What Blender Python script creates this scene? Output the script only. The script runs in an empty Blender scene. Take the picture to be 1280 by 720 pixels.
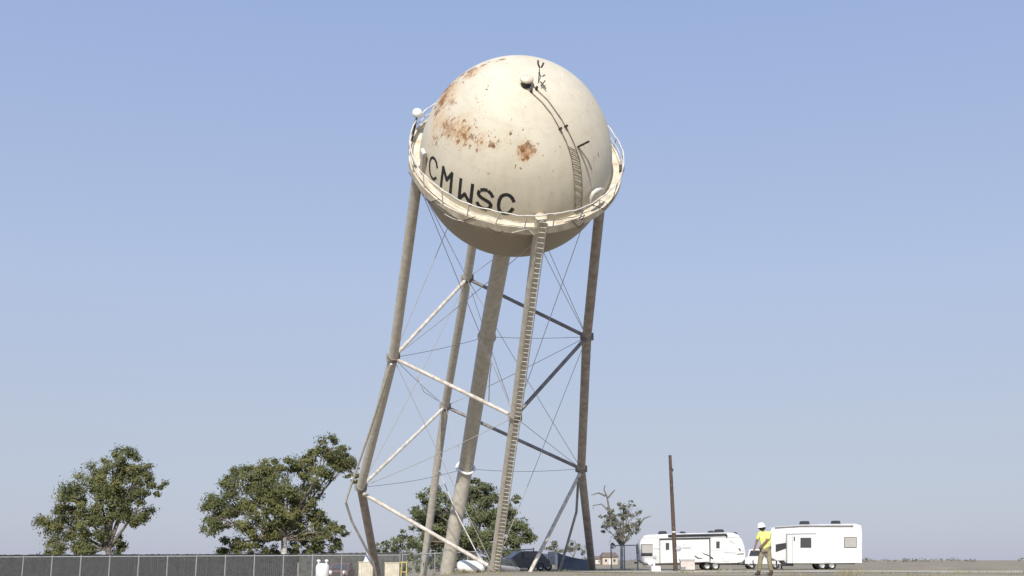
import bpy, bmesh, math, random
import numpy as np
from mathutils import Vector, Matrix, noise as mnoise
R_ = math.radians
scene = bpy.context.scene
col = scene.collection
random.seed(7)

# ------------------------------------------------------------------ camera, sky, sun, exposure
F = 1500.0                                   # focal length in pixels of the 1280 wide picture
PITCH = math.atan(340.0 / F)
CAMZ = 1.6
cam_d = bpy.data.cameras.new('camera'); cam_d.sensor_width = 36; cam_d.lens = 36 * F / 1280
cam_d.clip_start = 0.1; cam_d.clip_end = 12000
cam = bpy.data.objects.new('camera', cam_d); col.objects.link(cam)
cam.location = (0, 0, CAMZ); cam.rotation_euler = (math.pi / 2 + PITCH, 0, 0)
scene.camera = cam

SUN = Vector((-0.11, -0.86, 0.52)).normalized()        # towards the sun: behind the camera, left
sun_el = math.asin(SUN.z); sun_az = math.atan2(SUN.x, SUN.y)
world = bpy.data.worlds.new('World'); scene.world = world; world.use_nodes = True
wn = world.node_tree.nodes; wl = world.node_tree.links
sky = wn.new('ShaderNodeTexSky'); sky.sky_type = 'NISHITA'; sky.sun_disc = False
sky.sun_elevation = sun_el; sky.sun_rotation = sun_az
sky.air_density = 1.0; sky.dust_density = 0.6; sky.ozone_density = 2.0; sky.altitude = 0
wn['Background'].inputs['Strength'].default_value = 0.12
hz = wn.new('ShaderNodeMixRGB'); hz.inputs[0].default_value = 0.85          # dusty air: paler and greyer towards the horizon
wtc = wn.new('ShaderNodeTexCoord'); wsp = wn.new('ShaderNodeSeparateXYZ'); wl.new(wtc.outputs['Generated'], wsp.inputs[0])
wr = wn.new('ShaderNodeValToRGB'); we = wr.color_ramp.elements
we[0].position = 0.0; we[0].color = (0.295, 0.320, 0.432, 1); we[1].position = 0.44; we[1].color = (0.245, 0.322, 0.518, 1)
k_ = we.new(0.106); k_.color = (0.325, 0.352, 0.440, 1); k_ = we.new(0.22); k_.color = (0.318, 0.374, 0.508, 1)
wm_ = wn.new('ShaderNodeVectorMath'); wm_.operation = 'SCALE'; wm_.inputs['Scale'].default_value = 10
wl.new(wsp.outputs['Z'], wr.inputs[0]); wl.new(wr.outputs[0], wm_.inputs[0]); wl.new(wm_.outputs[0], hz.inputs[2])
wl.new(sky.outputs['Color'], hz.inputs[1]); wl.new(hz.outputs[0], wn['Background'].inputs['Color'])
sd = bpy.data.lights.new('sun', 'SUN'); sd.energy = 4.0; sd.angle = R_(0.5); sd.color = (1, 0.95, 0.86)
so = bpy.data.objects.new('sun', sd); col.objects.link(so); so.location = SUN * 80
so.rotation_euler = SUN.to_track_quat('Z', 'Y').to_euler()
scene.view_settings.view_transform = 'Standard'; scene.view_settings.look = 'None'
scene.view_settings.gamma = 1; scene.view_settings.use_curve_mapping = False
scene.view_settings.exposure = 0.25

# ------------------------------------------------------------------ helpers
def at(px, py, Y):
    a = (px - 640) / F; b = (360 - py) / F
    d = Vector((a, math.cos(PITCH) - b * math.sin(PITCH), math.sin(PITCH) + b * math.cos(PITCH)))
    return Vector((0, 0, CAMZ)) + d * (Y / d.y)

def sstep(a, b, x):
    t = min(1, max(0, (x - a) / (b - a))); return t * t * (3 - 2 * t)

def ground_z(x, y):
    w = sstep(-9.5, -1.0, x - 0.02 * (y - 85))
    right = 1.08 * sstep(10, 42, y) - 0.30 * sstep(46, 84, y)
    left = -0.1 + 0.0 * y
    z = left * (1 - w) + right * w
    z += 0.05 * mnoise.noise(Vector((x * 0.12, y * 0.12, 0.3)))
    z += 0.9 * sstep(400, 2500, y) * 0
    return z

WM = {}                                        # world matrices of the objects built here
def wm(o): return WM.get(o.name, Matrix.Identity(4)) if o else Matrix.Identity(4)

def tag(o, label=None, cat=None, group=None, kind=None):
    if label: o['label'] = label
    if cat: o['category'] = cat
    if group: o['group'] = group
    if kind: o['kind'] = kind
    return o

def empty(name, loc, label, cat, group=None):
    o = bpy.data.objects.new(name, None); o.empty_display_size = 0.3; col.objects.link(o)
    o.location = loc; WM[o.name] = Matrix.Translation(Vector(loc))
    return tag(o, label, cat, group)

class MB:
    """collects shapes in world coordinates, build() links them as one mesh object"""
    def __init__(s): s.v = []; s.f = []; s.sm = []; s.m = []; s.cm = 0
    def add(s, vs, fs, smooth=False):
        n = len(s.v); s.v += [Vector(v) for v in vs]
        for f in fs: s.f.append([i + n for i in f]); s.sm.append(smooth); s.m.append(s.cm)
        return s
    def box(s, c, size, rz=0, M=None):
        c = Vector(c); x, y, z = [q / 2 for q in size]
        rot = M if M is not None else Matrix.Rotation(rz, 3, 'Z')
        vs = [c + rot @ Vector((sx * x, sy * y, sz * z)) for sx in (-1, 1) for sy in (-1, 1) for sz in (-1, 1)]
        return s.add(vs, [(0, 1, 3, 2), (4, 6, 7, 5), (0, 4, 5, 1), (2, 3, 7, 6), (0, 2, 6, 4), (1, 5, 7, 3)])
    def tube(s, pts, r, n=10, caps=True, closed=False):
        pts = [Vector(p) for p in pts]; k = len(pts)
        rs = r if isinstance(r, (list, tuple)) else [r] * k
        rings = []; up = None
        for i, p in enumerate(pts):
            if closed: t = (pts[(i + 1) % k] - pts[i - 1])
            else: t = pts[min(i + 1, k - 1)] - pts[max(i - 1, 0)]
            if t.length < 1e-9: t = Vector((0, 0, 1))
            t.normalize()
            if up is None:
                up = Vector((0, 0, 1)) if abs(t.z) < .9 else Vector((1, 0, 0))
            a = (up - t * up.dot(t)).normalized(); b = t.cross(a); up = a
            rings.append([p + (a * math.cos(2 * math.pi * j / n) + b * math.sin(2 * math.pi * j / n)) * rs[i] for j in range(n)])
        vs = [q for rg in rings for q in rg]; fs = []
        for i in range(k if closed else k - 1):
            i2 = (i + 1) % k
            for j in range(n):
                fs.append((i * n + j, i * n + (j + 1) % n, i2 * n + (j + 1) % n, i2 * n + j))
        s.add(vs, fs, True)
        if caps and not closed:
            s.add(rings[0], [list(range(n))[::-1]]); s.add(rings[-1], [list(range(n))])
        return s
    def lathe(s, prof, frame, n=48, smooth=True):
        vs = []; fs = []
        for (r, z) in prof:
            for j in range(n):
                a = 2 * math.pi * j / n; vs.append(frame @ Vector((r * math.cos(a), r * math.sin(a), z)))
        for i in range(len(prof) - 1):
            for j in range(n):
                fs.append((i * n + j, i * n + (j + 1) % n, (i + 1) * n + (j + 1) % n, (i + 1) * n + j))
        return s.add(vs, fs, smooth)
    def prism(s, poly, y0, y1, origin, bevel=0.0):
        """side profile (x,z) extruded along y"""
        o = Vector(origin); n = len(poly)
        if bevel > 0:
            cx = sum(p[0] for p in poly) / n; cz = sum(p[1] for p in poly) / n
            def sh(b): return [(p[0] + (cx - p[0]) / max(.01, math.hypot(cx - p[0], cz - p[1])) * b, p[1] + (cz - p[1]) / max(.01, math.hypot(cx - p[0], cz - p[1])) * b) for p in poly]
            lay = [(sh(bevel), y0), (sh(bevel * .3), y0 + bevel * .3), (poly, y0 + bevel), (poly, y1 - bevel), (sh(bevel * .3), y1 - bevel * .3), (sh(bevel), y1)]
        else: lay = [(poly, y0), (poly, y1)]
        vs = [o + Vector((p[0], y, p[1])) for (pl, y) in lay for p in pl]; fs = []
        for i in range(len(lay) - 1):
            for j in range(n):
                fs.append((i * n + j, i * n + (j + 1) % n, (i + 1) * n + (j + 1) % n, (i + 1) * n + j))
        m = (len(lay) - 1) * n
        fs.append(list(range(n))[::-1]); fs.append([m + j for j in range(n)])
        return s.add(vs, fs)
    def build(s, name, mats, parent=None, frame=None, **tags):
        P = wm(parent); Fm = frame if frame is not None else P
        inv = Fm.inverted()
        me = bpy.data.meshes.new(name)
        me.from_pydata([tuple(inv @ v) for v in s.v], [], s.f)
        if not isinstance(mats, (list, tuple)): mats = [mats]
        for m in mats: me.materials.append(m)
        me.polygons.foreach_set('use_smooth', s.sm); me.polygons.foreach_set('material_index', s.m)
        bm = bmesh.new(); bm.from_mesh(me); bmesh.ops.recalc_face_normals(bm, faces=bm.faces); bm.to_mesh(me); bm.free()
        me.update()
        o = bpy.data.objects.new(name, me); col.objects.link(o)
        if parent:
            o.parent = parent; o.matrix_local = P.inverted() @ Fm
        else: o.matrix_world = Fm
        WM[o.name] = Fm
        return tag(o, **tags)

def centre_frame(mb):
    xs = [v.x for v in mb.v]; ys = [v.y for v in mb.v]; zs = [v.z for v in mb.v]
    return Matrix.Translation(((min(xs) + max(xs)) / 2, (min(ys) + max(ys)) / 2, min(zs)))

# ------------------------------------------------------------------ materials
def mat(name, c, rough=0.7, metal=0.0, var=0.12, scale=3.0, bump=0.0, c2=None, spec=0.4, detail=6):
    m = bpy.data.materials.new(name); m.use_nodes = True
    nt = m.node_tree; b = nt.nodes['Principled BSDF']
    b.inputs['Roughness'].default_value = rough; b.inputs['Metallic'].default_value = metal
    b.inputs['Specular IOR Level'].default_value = spec
    tc = nt.nodes.new('ShaderNodeTexCoord'); nz = nt.nodes.new('ShaderNodeTexNoise')
    nz.inputs['Scale'].default_value = scale; nz.inputs['Detail'].default_value = detail
    nt.links.new(tc.outputs['Object'], nz.inputs['Vector'])
    rp = nt.nodes.new('ShaderNodeValToRGB')
    d = c2 if c2 else tuple(max(0, q * (1 - var * 2)) for q in c)
    rp.color_ramp.elements[0].position = 0.32; rp.color_ramp.elements[1].position = 0.68
    rp.color_ramp.elements[0].color = (*d, 1)
    rp.color_ramp.elements[1].color = (*[min(1, q * (1 + var * .5)) for q in c], 1)
    nt.links.new(nz.outputs['Fac'], rp.inputs['Fac']); nt.links.new(rp.outputs['Color'], b.inputs['Base Color'])
    if bump:
        bp = nt.nodes.new('ShaderNodeBump'); bp.inputs['Strength'].default_value = bump; bp.inputs['Distance'].default_value = 0.05
        nt.links.new(nz.outputs['Fac'], bp.inputs['Height']); nt.links.new(bp.outputs['Normal'], b.inputs['Normal'])
    return m

M = {}
M['leg'] = mat('weathered_leg_paint', (0.56, 0.525, 0.465), .6, var=.12, scale=3.2, c2=(0.45, 0.415, 0.36))
M['leg_brown'] = mat('brownish_leg_tone', (0.36, 0.315, 0.28), .65, var=.18, scale=2.4, c2=(0.25, 0.205, 0.175))  # darker, browner tone for the right leg and the left lower section
M['riser'] = mat('weathered_riser_paint', (0.52, 0.485, 0.42), .6, var=.12, scale=3.0, c2=(0.42, 0.385, 0.325))
M['strut'] = mat('strut_paint', (0.60, 0.57, 0.52), .6, var=.15, scale=3.5, c2=(0.40, 0.35, 0.29))
M['strut_dark'] = mat('strut_shade_and_dark_joints', (0.26, 0.24, 0.23), .6, var=.2, scale=2.5)  # tank's shadow put into the strut colour; also joint plates and hanging braces
M['rod'] = mat('tie_rod_steel', (0.50, 0.47, 0.44), .5, var=.1)
M['balcony'] = mat('balcony_paint', (0.66, 0.61, 0.50), .6, var=.12, scale=1.8, c2=(0.46, 0.39, 0.29))
M['rail'] = mat('rail_paint', (0.66, 0.64, 0.60), .55, var=.15, scale=2)
M['ladder'] = mat('ladder_paint', (0.60, 0.56, 0.46), .6, var=.2, scale=3)
M['ladder_dark'] = mat('stained_ladder_steel', (0.30, 0.24, 0.17), .7, var=.3, scale=3)
M['black'] = mat('black_lettering_paint', (0.022, 0.022, 0.024), .6, var=.2, scale=4)
M['dark_steel'] = mat('dark_steel', (0.06, 0.05, 0.045), .6, var=.3, scale=3)
M['white'] = mat('white_paint', (0.80, 0.80, 0.79), .4, var=.05, scale=1.5)
M['rv_white'] = mat('gelcoat_white', (0.70, 0.70, 0.695), .3, var=.07, scale=1.2)
M['rv_grey'] = mat('rv_grey_trim', (0.42, 0.42, 0.43), .45, var=.08)
M['rv_dark'] = mat('rv_dark_trim', (0.03, 0.03, 0.035), .45, var=.1)
M['glass'] = mat('tinted_glass', (0.05, 0.055, 0.06), .08, var=.05, spec=.8)
M['shade'] = mat('window_blind', (0.42, 0.40, 0.38), .35, var=.06, scale=1.5)
M['tyre'] = mat('tyre_rubber', (0.03, 0.03, 0.03), .85, var=.1)
M['rim'] = mat('wheel_rim', (0.5, 0.5, 0.5), .35, .6, var=.05)
M['pole'] = mat('creosote_wood', (0.11, 0.075, 0.06), .85, var=.25, scale=5, bump=.3)
M['steel'] = mat('galvanised_steel', (0.30, 0.31, 0.31), .55, .3, var=.1)
M['cream'] = mat('cream_paint', (0.58, 0.53, 0.43), .6, var=.12, scale=2)
M['yellow_paint'] = mat('faded_yellow_paint', (0.55, 0.45, 0.16), .6, var=.1)
M['pinkish'] = mat('pale_pink_beige', (0.62, 0.54, 0.50), .6, var=.08, scale=2)
M['red'] = mat('dull_red_car_paint', (0.20, 0.085, 0.075), .4, var=.1)
M['car_dark'] = mat('dark_grey_car_paint', (0.075, 0.085, 0.09), .25, var=.1)
M['lamp_glass'] = mat('headlight_glass', (0.8, 0.8, 0.78), .15, var=.03)
M['tarp'] = mat('blue_grey_tarp', (0.10, 0.11, 0.125), .75, var=.2, scale=.8, bump=.3)
M['house_wall'] = mat('house_stucco', (0.55, 0.47, 0.38), .8, var=.1)
M['house_roof'] = mat('house_shingles', (0.20, 0.16, 0.14), .85, var=.15, scale=4)
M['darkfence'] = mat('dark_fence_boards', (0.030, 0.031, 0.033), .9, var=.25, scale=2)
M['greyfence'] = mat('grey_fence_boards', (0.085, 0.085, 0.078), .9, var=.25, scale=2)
M['bark'] = mat('grey_bark', (0.20, 0.17, 0.14), .9, var=.25, scale=6, bump=.4)
M['pale_bark'] = mat('pale_bark', (0.58, 0.54, 0.49), .9, var=.2, scale=6, bump=.4)
M['shirt'] = mat('hi_vis_yellow_shirt', (0.74, 0.78, 0.24), .8, var=.10, scale=9, bump=.9)
M['khaki'] = mat('khaki_trousers', (0.30, 0.26, 0.17), .85, var=.18, scale=9, bump=.9)
M['skin'] = mat('tanned_skin', (0.22, 0.12, 0.08), .6, var=.08)
M['hair'] = mat('black_hair', (0.02, 0.016, 0.014), .8, var=.1)
M['boot'] = mat('brown_boots', (0.07, 0.05, 0.035), .7, var=.2)
M['rust_steel'] = mat('rusty_steel', (0.20, 0.10, 0.06), .8, var=.3, scale=4)

def leaf_mat(name, c1, c2, c3):
    m = bpy.data.materials.new(name); m.use_nodes = True
    nt = m.node_tree; b = nt.nodes['Principled BSDF']; b.inputs['Roughness'].default_value = .65
    b.inputs['Specular IOR Level'].default_value = .2
    tc = nt.nodes.new('ShaderNodeTexCoord'); nz = nt.nodes.new('ShaderNodeTexNoise')
    nz.inputs['Scale'].default_value = .55; nz.inputs['Detail'].default_value = 5; nz.inputs['Roughness'].default_value = .65
    nt.links.new(tc.outputs['Object'], nz.inputs['Vector'])
    rp = nt.nodes.new('ShaderNodeValToRGB'); e = rp.color_ramp.elements
    e[0].position = .3; e[0].color = (*c1, 1); e[1].position = .7; e[1].color = (*c3, 1)
    k = e.new(.5); k.color = (*c2, 1)
    nt.links.new(nz.outputs['Fac'], rp.inputs['Fac']); nt.links.new(rp.outputs['Color'], b.inputs['Base Color'])
    tr = nt.nodes.new('ShaderNodeBsdfTranslucent'); nt.links.new(rp.outputs['Color'], tr.inputs['Color'])
    mx = nt.nodes.new('ShaderNodeMixShader'); mx.inputs[0].default_value = .42
    nt.links.new(b.outputs[0], mx.inputs[1]); nt.links.new(tr.outputs[0], mx.inputs[2])
    nt.links.new(mx.outputs[0], nt.nodes['Material Output'].inputs['Surface'])
    return m
M['leaf_olive'] = leaf_mat('olive_leaves', (0.092, 0.108, 0.050), (0.185, 0.195, 0.082), (0.285, 0.275, 0.11))
M['leaf_green'] = leaf_mat('green_leaves', (0.105, 0.125, 0.066), (0.195, 0.215, 0.108), (0.29, 0.30, 0.15))
M['leaf_grey'] = leaf_mat('grey_green_leaves', (0.14, 0.14, 0.10), (0.23, 0.23, 0.16), (0.31, 0.305, 0.22))

def chain_mat():
    m = bpy.data.materials.new('chain_link_mesh'); m.use_nodes = True
    nt = m.node_tree; b = nt.nodes['Principled BSDF']
    b.inputs['Base Color'].default_value = (.22, .23, .23, 1); b.inputs['Roughness'].default_value = .55
    tc = nt.nodes.new('ShaderNodeTexCoord'); outs = []
    for s in (1, -1):
        mp = nt.nodes.new('ShaderNodeMapping'); mp.inputs['Rotation'].default_value = (0, s * math.pi / 4, 0)
        nt.links.new(tc.outputs['Object'], mp.inputs['Vector'])
        w = nt.nodes.new('ShaderNodeTexWave'); w.bands_direction = 'X'; w.inputs['Scale'].default_value = 5.2
        nt.links.new(mp.outputs[0], w.inputs['Vector'])
        g = nt.nodes.new('ShaderNodeMath'); g.operation = 'GREATER_THAN'; g.inputs[1].default_value = .985
        nt.links.new(w.outputs['Fac'], g.inputs[0]); outs.append(g)
    mx = nt.nodes.new('ShaderNodeMath'); mx.operation = 'MAXIMUM'
    nt.links.new(outs[0].outputs[0], mx.inputs[0]); nt.links.new(outs[1].outputs[0], mx.inputs[1])
    t = nt.nodes.new('ShaderNodeBsdfTransparent'); s = nt.nodes.new('ShaderNodeMixShader')
    nt.links.new(mx.outputs[0], s.inputs[0]); nt.links.new(t.outputs[0], s.inputs[1]); nt.links.new(b.outputs[0], s.inputs[2])
    nt.links.new(s.outputs[0], nt.nodes['Material Output'].inputs['Surface'])
    return m
M['chain'] = chain_mat()

def ground_mat(name, cols, scale, bump=.4):
    m = bpy.data.materials.new(name); m.use_nodes = True
    nt = m.node_tree; b = nt.nodes['Principled BSDF']; b.inputs['Roughness'].default_value = .95
    b.inputs['Specular IOR Level'].default_value = .1
    tc = nt.nodes.new('ShaderNodeTexCoord')
    a = nt.nodes.new('ShaderNodeTexNoise'); a.inputs['Scale'].default_value = scale; a.inputs['Detail'].default_value = 8; a.inputs['Roughness'].default_value = .65
    f = nt.nodes.new('ShaderNodeTexNoise'); f.inputs['Scale'].default_value = 9; f.inputs['Detail'].default_value = 5
    for q in (a, f): nt.links.new(tc.outputs['Object'], q.inputs['Vector'])
    rp = nt.nodes.new('ShaderNodeValToRGB'); e = rp.color_ramp.elements
    e[0].position = .35; e[0].color = (*cols[0], 1); e[1].position = .65; e[1].color = (*cols[2], 1); k = e.new(.5); k.color = (*cols[1], 1)
    nt.links.new(a.outputs['Fac'], rp.inputs['Fac'])
    mx = nt.nodes.new('ShaderNodeMixRGB'); mx.blend_type = 'OVERLAY'; mx.inputs[0].default_value = .35
    nt.links.new(rp.outputs[0], mx.inputs[1]); nt.links.new(f.outputs['Color'], mx.inputs[2])
    hs = nt.nodes.new('ShaderNodeRGBToBW'); nt.links.new(f.outputs['Color'], hs.inputs[0]); nt.links.new(hs.outputs[0], mx.inputs[2])
    nt.links.new(mx.outputs[0], b.inputs['Base Color'])
    bp = nt.nodes.new('ShaderNodeBump'); bp.inputs['Strength'].default_value = bump; bp.inputs['Distance'].default_value = .06
    nt.links.new(f.outputs['Fac'], bp.inputs['Height']); nt.links.new(bp.outputs[0], b.inputs['Normal'])
    return m
M['dirt'] = ground_mat('dry_dirt', ((0.21, 0.18, 0.13), (0.32, 0.275, 0.20), (0.40, 0.35, 0.27)), .25)
M['gravel'] = ground_mat('pale_gravel', ((0.38, 0.34, 0.28), (0.47, 0.43, 0.36), (0.55, 0.51, 0.44)), .4)

# ------------------------------------------------------------------ ground and road
def axis_steps(lims, steps):
    out = [lims[0]]
    for hi, st in zip(lims[1:], steps):
        n = max(1, round((hi - out[-1]) / st)); a = out[-1]
        out += [a + (hi - a) * (i + 1) / n for i in range(n)]
    return out
def sheet(xs, ys, dz, name, m, kind='structure', mask=None):
    mb = MB(); vs = [(x, y, ground_z(x, y) + dz) for y in ys for x in xs]; n = len(xs)
    fs = [(j * n + i, j * n + i + 1, (j + 1) * n + i + 1, (j + 1) * n + i) for j in range(len(ys) - 1) for i in range(n - 1)
          if mask is None or mask(xs[i], ys[j])]
    mb.add(vs, fs, True)
    return mb.build(name, m, kind=kind)
GX = axis_steps((-4000, -400, -60, 60, 400, 4000), (600, 40, 1.5, 40, 600))
GY = axis_steps((-200, -10, 140, 400, 4500), (30, 1.5, 30, 500))
sheet(GX, GY, 0, 'ground', M['dirt'])
road = MB()
rx = [4 + i * 1.5 for i in range(60)]; vs = []; K = 8
for i, x in enumerate(rx):
    y0 = 79 + 1.1 * mnoise.noise(Vector((x * .3, 0, 0))) + 0.0 * x; y1 = 95 + 1.2 * mnoise.noise(Vector((x * .3, 5, 0)))
    if i < 4: y0 += (4 - i) * 1.6; y1 -= (4 - i) * 1.2
    for k in range(K + 1):
        y = y0 + (y1 - y0) * k / K; vs.append((x, y, ground_z(x, y) + .03))
road.add(vs, [(i * (K + 1) + k, (i + 1) * (K + 1) + k, (i + 1) * (K + 1) + k + 1, i * (K + 1) + k + 1) for i in range(len(rx) - 1) for k in range(K)], True)
road.build('gravel_road', M['gravel'], kind='structure')

# ------------------------------------------------------------------ the leaning water tower
CEN = Vector((0.204, 65.62, 23.95))
DOWN = Vector((-0.1075, 0.8166, -0.5670)).normalized(); UPA = -DOWN
XA = UPA.cross(Vector((0, 0, 1))).normalized() * -1; YA = UPA.cross(XA)
FR = Matrix.Translation(CEN) @ Matrix(((XA.x, YA.x, UPA.x), (XA.y, YA.y, UPA.y), (XA.z, YA.z, UPA.z))).to_4x4()
RE, RP, RPL = 5.52, 6.15, 5.5                                   # tank radius across and along its axis
FRI = FR.inverted()

def on_tank(px, py, off=0.0):
    """where the line of sight through a pixel meets the tank"""
    o = FRI @ Vector((0, 0, CAMZ)); d = (FRI @ at(px, py, 60)) - o
    s = Vector((1 / (RE + off), 1 / (RE + off), 1 / (RP + off)))
    o2 = Vector([o[i] * s[i] for i in range(3)]); d2 = Vector([d[i] * s[i] for i in range(3)])
    a = d2.dot(d2); b = 2 * o2.dot(d2); c = o2.dot(o2) - 1; q = b * b - 4 * a * c
    t = -b / (2 * a) if q < 0 else (-b - math.sqrt(q)) / (2 * a)
    return FR @ (o + d * t)
def tank_normal(p):
    l = FRI @ Vector(p); n = Vector((l.x / RE ** 2, l.y / RE ** 2, l.z / RP ** 2)).normalized()
    return (FR.to_3x3() @ n).normalized()

def tank_mat():
    m = bpy.data.materials.new('rust_stained_cream_paint'); m.use_nodes = True
    nt = m.node_tree; N = nt.nodes; L = nt.links; b = N['Principled BSDF']; b.inputs['Roughness'].default_value = .68
    b.inputs['Specular IOR Level'].default_value = .25
    tc = N.new('ShaderNodeTexCoord')
    def noise(scale, det=6, rough=.6, vec=None, dist=0):
        n = N.new('ShaderNodeTexNoise'); n.inputs['Scale'].default_value = scale; n.inputs['Detail'].default_value = det
        n.inputs['Roughness'].default_value = rough; n.inputs['Distortion'].default_value = dist
        L.new(vec if vec else tc.outputs['Object'], n.inputs['Vector']); return n.outputs['Fac']
    def math_(op, a, bb, clamp=False):
        n = N.new('ShaderNodeMath'); n.operation = op; n.use_clamp = clamp
        for i, q in enumerate((a, bb)):
            if isinstance(q, (int, float)): n.inputs[i].default_value = q
            else: L.new(q, n.inputs[i])
        return n.outputs[0]
    def ramp(fac, p0, p1, c0=(0, 0, 0), c1=(1, 1, 1)):
        r = N.new('ShaderNodeValToRGB'); e = r.color_ramp.elements
        e[0].position = p0; e[1].position = p1; e[0].color = (*c0, 1); e[1].color = (*c1, 1); L.new(fac, r.inputs[0]); return r.outputs[0]
    def mix(f, a, c):
        n = N.new('ShaderNodeMixRGB'); L.new(f, n.inputs[0])
        for i, q in ((1, a), (2, c)):
            if isinstance(q, tuple): n.inputs[i].default_value = (*q, 1)
            else: L.new(q, n.inputs[i])
        return n.outputs[0]
    def field(spots):
        acc = None
        for (px, py, r, k) in spots:
            p = FRI @ on_tank(px, py)
            v = N.new('ShaderNodeVectorMath'); v.operation = 'DISTANCE'; L.new(tc.outputs['Object'], v.inputs[0]); v.inputs[1].default_value = p
            mr = N.new('ShaderNodeMapRange'); L.new(v.outputs['Value'], mr.inputs['Value']); mr.inputs['From Min'].default_value = 0
            mr.inputs['From Max'].default_value = r; mr.inputs['To Min'].default_value = k; mr.inputs['To Max'].default_value = 0
            acc = mr.outputs[0] if acc is None else math_('MAXIMUM', acc, mr.outputs[0])
        return acc
    # streaks run down from the pole: squeeze the coordinates along the axis
    mp = N.new('ShaderNodeMapping'); mp.inputs['Scale'].default_value = (1, 1, .28); L.new(tc.outputs['Object'], mp.inputs['Vector'])
    base = mix(ramp(noise(.35, 5), .35, .7), (0.56, 0.51, 0.405), (0.65, 0.60, 0.49))
    base = mix(math_('MULTIPLY', ramp(noise(2.2, 8, .7, mp.outputs[0]), .48, .70), .34), base, (0.44, 0.37, 0.27))
    # darker brown band under the equator
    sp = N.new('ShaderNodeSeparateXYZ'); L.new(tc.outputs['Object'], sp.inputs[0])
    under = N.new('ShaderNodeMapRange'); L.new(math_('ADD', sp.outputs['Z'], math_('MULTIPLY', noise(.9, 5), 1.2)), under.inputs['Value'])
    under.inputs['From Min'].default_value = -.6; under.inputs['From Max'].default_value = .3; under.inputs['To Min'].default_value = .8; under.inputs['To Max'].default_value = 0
    base = mix(under.outputs[0], base, (0.30, 0.25, 0.20))      # bottom of the bowl turns darker brown
    # dull tan halo round the rust
    halo = field([(560, 120, 2.6, .62), (548, 150, 2.4, .62), (575, 165, 2.3, .6), (600, 175, 1.7, .5), (590, 92, 1.9, .55), (657, 190, 1.5, .6), (614, 180, 1.0, .5), (540, 175, 1.7, .45), (625, 78, 1.5, .42)])
    h = ramp(math_('ADD', halo, math_('MULTIPLY', noise(2.2, 9, .78, mp.outputs[0], .6), .75)), .70, .92)
    base = mix(math_('MULTIPLY', h, .62), base, (0.56, 0.38, 0.22))
    core = field([(557, 112, 1.3, .62), (553, 124, 1.1, .60), (566, 101, 1.1, .60), (578, 93, 1.0, .58), (590, 87, .9, .58), (603, 82, .7, .52), (546, 140, .9, .50), (628, 74, .8, .5), (612, 77, .6, .45),
                  (556, 158, 1.2, .40), (548, 168, .9, .36), (575, 166, .9, .44), (590, 172, .7, .50), (594, 177, .4, .48), (614, 181, .45, .58), (613, 177, .35, .5),
                  (653, 186, .6, .60), (660, 183, .5, .58), (667, 188, .5, .55), (657, 196, .5, .52), (648, 191, .4, .45), (672, 180, .4, .45),
                  (700, 74, .4, .36), (753, 178, .6, .38), (741, 128, .4, .38), (748, 205, .5, .34), (566, 140, 1.0, .38), (565, 128, 1.2, .44)])
    r1 = ramp(math_('ADD', core, math_('MULTIPLY', noise(3.0, 9, .75, mp.outputs[0], 1.0), .85)), .78, .85)
    scat = field([(552, 130, 2.2, .50), (560, 160, 2.2, .52), (580, 168, 1.8, .50), (562, 110, 2.0, .52), (588, 92, 1.8, .48), (600, 176, 1.4, .44), (657, 190, 1.2, .54), (545, 175, 1.5, .42), (616, 182, .9, .46), (640, 165, 1.6, .36)])
    r2 = ramp(math_('ADD', scat, math_('MULTIPLY', noise(3.6, 9, .82, mp.outputs[0], 1.6), 1.1)), .92, 1.0)
    base = mix(math_('MULTIPLY', r2, .72), base, (0.34, 0.19, 0.09))
    vmap = N.new('ShaderNodeMapping'); vmap.inputs['Scale'].default_value = (1, 1, .5); L.new(tc.outputs['Object'], vmap.inputs['Vector'])
    nd = N.new('ShaderNodeTexNoise'); nd.inputs['Scale'].default_value = 6; nd.inputs['Detail'].default_value = 4; L.new(tc.outputs['Object'], nd.inputs['Vector'])
    va = N.new('ShaderNodeVectorMath'); va.operation = 'MULTIPLY_ADD'; L.new(nd.outputs['Color'], va.inputs[0]); va.inputs[1].default_value = (.35, .35, .35); L.new(vmap.outputs[0], va.inputs[2])
    def chips(scale, k, w):
        vo = N.new('ShaderNodeTexVoronoi'); vo.inputs['Scale'].default_value = scale; L.new(va.outputs[0], vo.inputs['Vector'])
        sepc = N.new('ShaderNodeSeparateColor'); L.new(vo.outputs['Color'], sepc.inputs[0])
        lim = math_('SUBTRACT', math_('MULTIPLY', wide, k), math_('MULTIPLY', sepc.outputs[0], w))
        return ramp(math_('SUBTRACT', lim, vo.outputs['Distance']), 0.0, .05)
    wide = field([(553, 125, 2.4, .95), (560, 160, 2.3, .95), (580, 168, 2.0, .9), (562, 108, 2.2, .95), (590, 90, 2.0, .9), (604, 178, 1.5, .85), (657, 190, 1.4, 1.0), (545, 175, 1.6, .8), (616, 182, 1.1, .9), (625, 76, 1.4, .8), (640, 170, 2.2, .62), (748, 200, 1.2, .7), (600, 120, 3.4, .50), (690, 200, 2.6, .42)])
    ch1 = chips(3.4, .66, .42); ch2 = chips(6.5, .62, .40)
    rustc = mix(ramp(noise(5, 4), .4, .65), (0.30, 0.13, 0.045), (0.10, 0.045, 0.022))
    base = mix(math_('MULTIPLY', ch2, .75), base, (0.33, 0.18, 0.08))
    base = mix(math_('MULTIPLY', ch1, .8), base, rustc)
    base = mix(math_('MULTIPLY', r1, .7), base, rustc)
    # scattered specks of bare steel
    s = ramp(noise(3.2, 4, .6), .68, .71)
    base = mix(math_('MULTIPLY', s, .55), base, (0.28, 0.19, 0.12))
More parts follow.
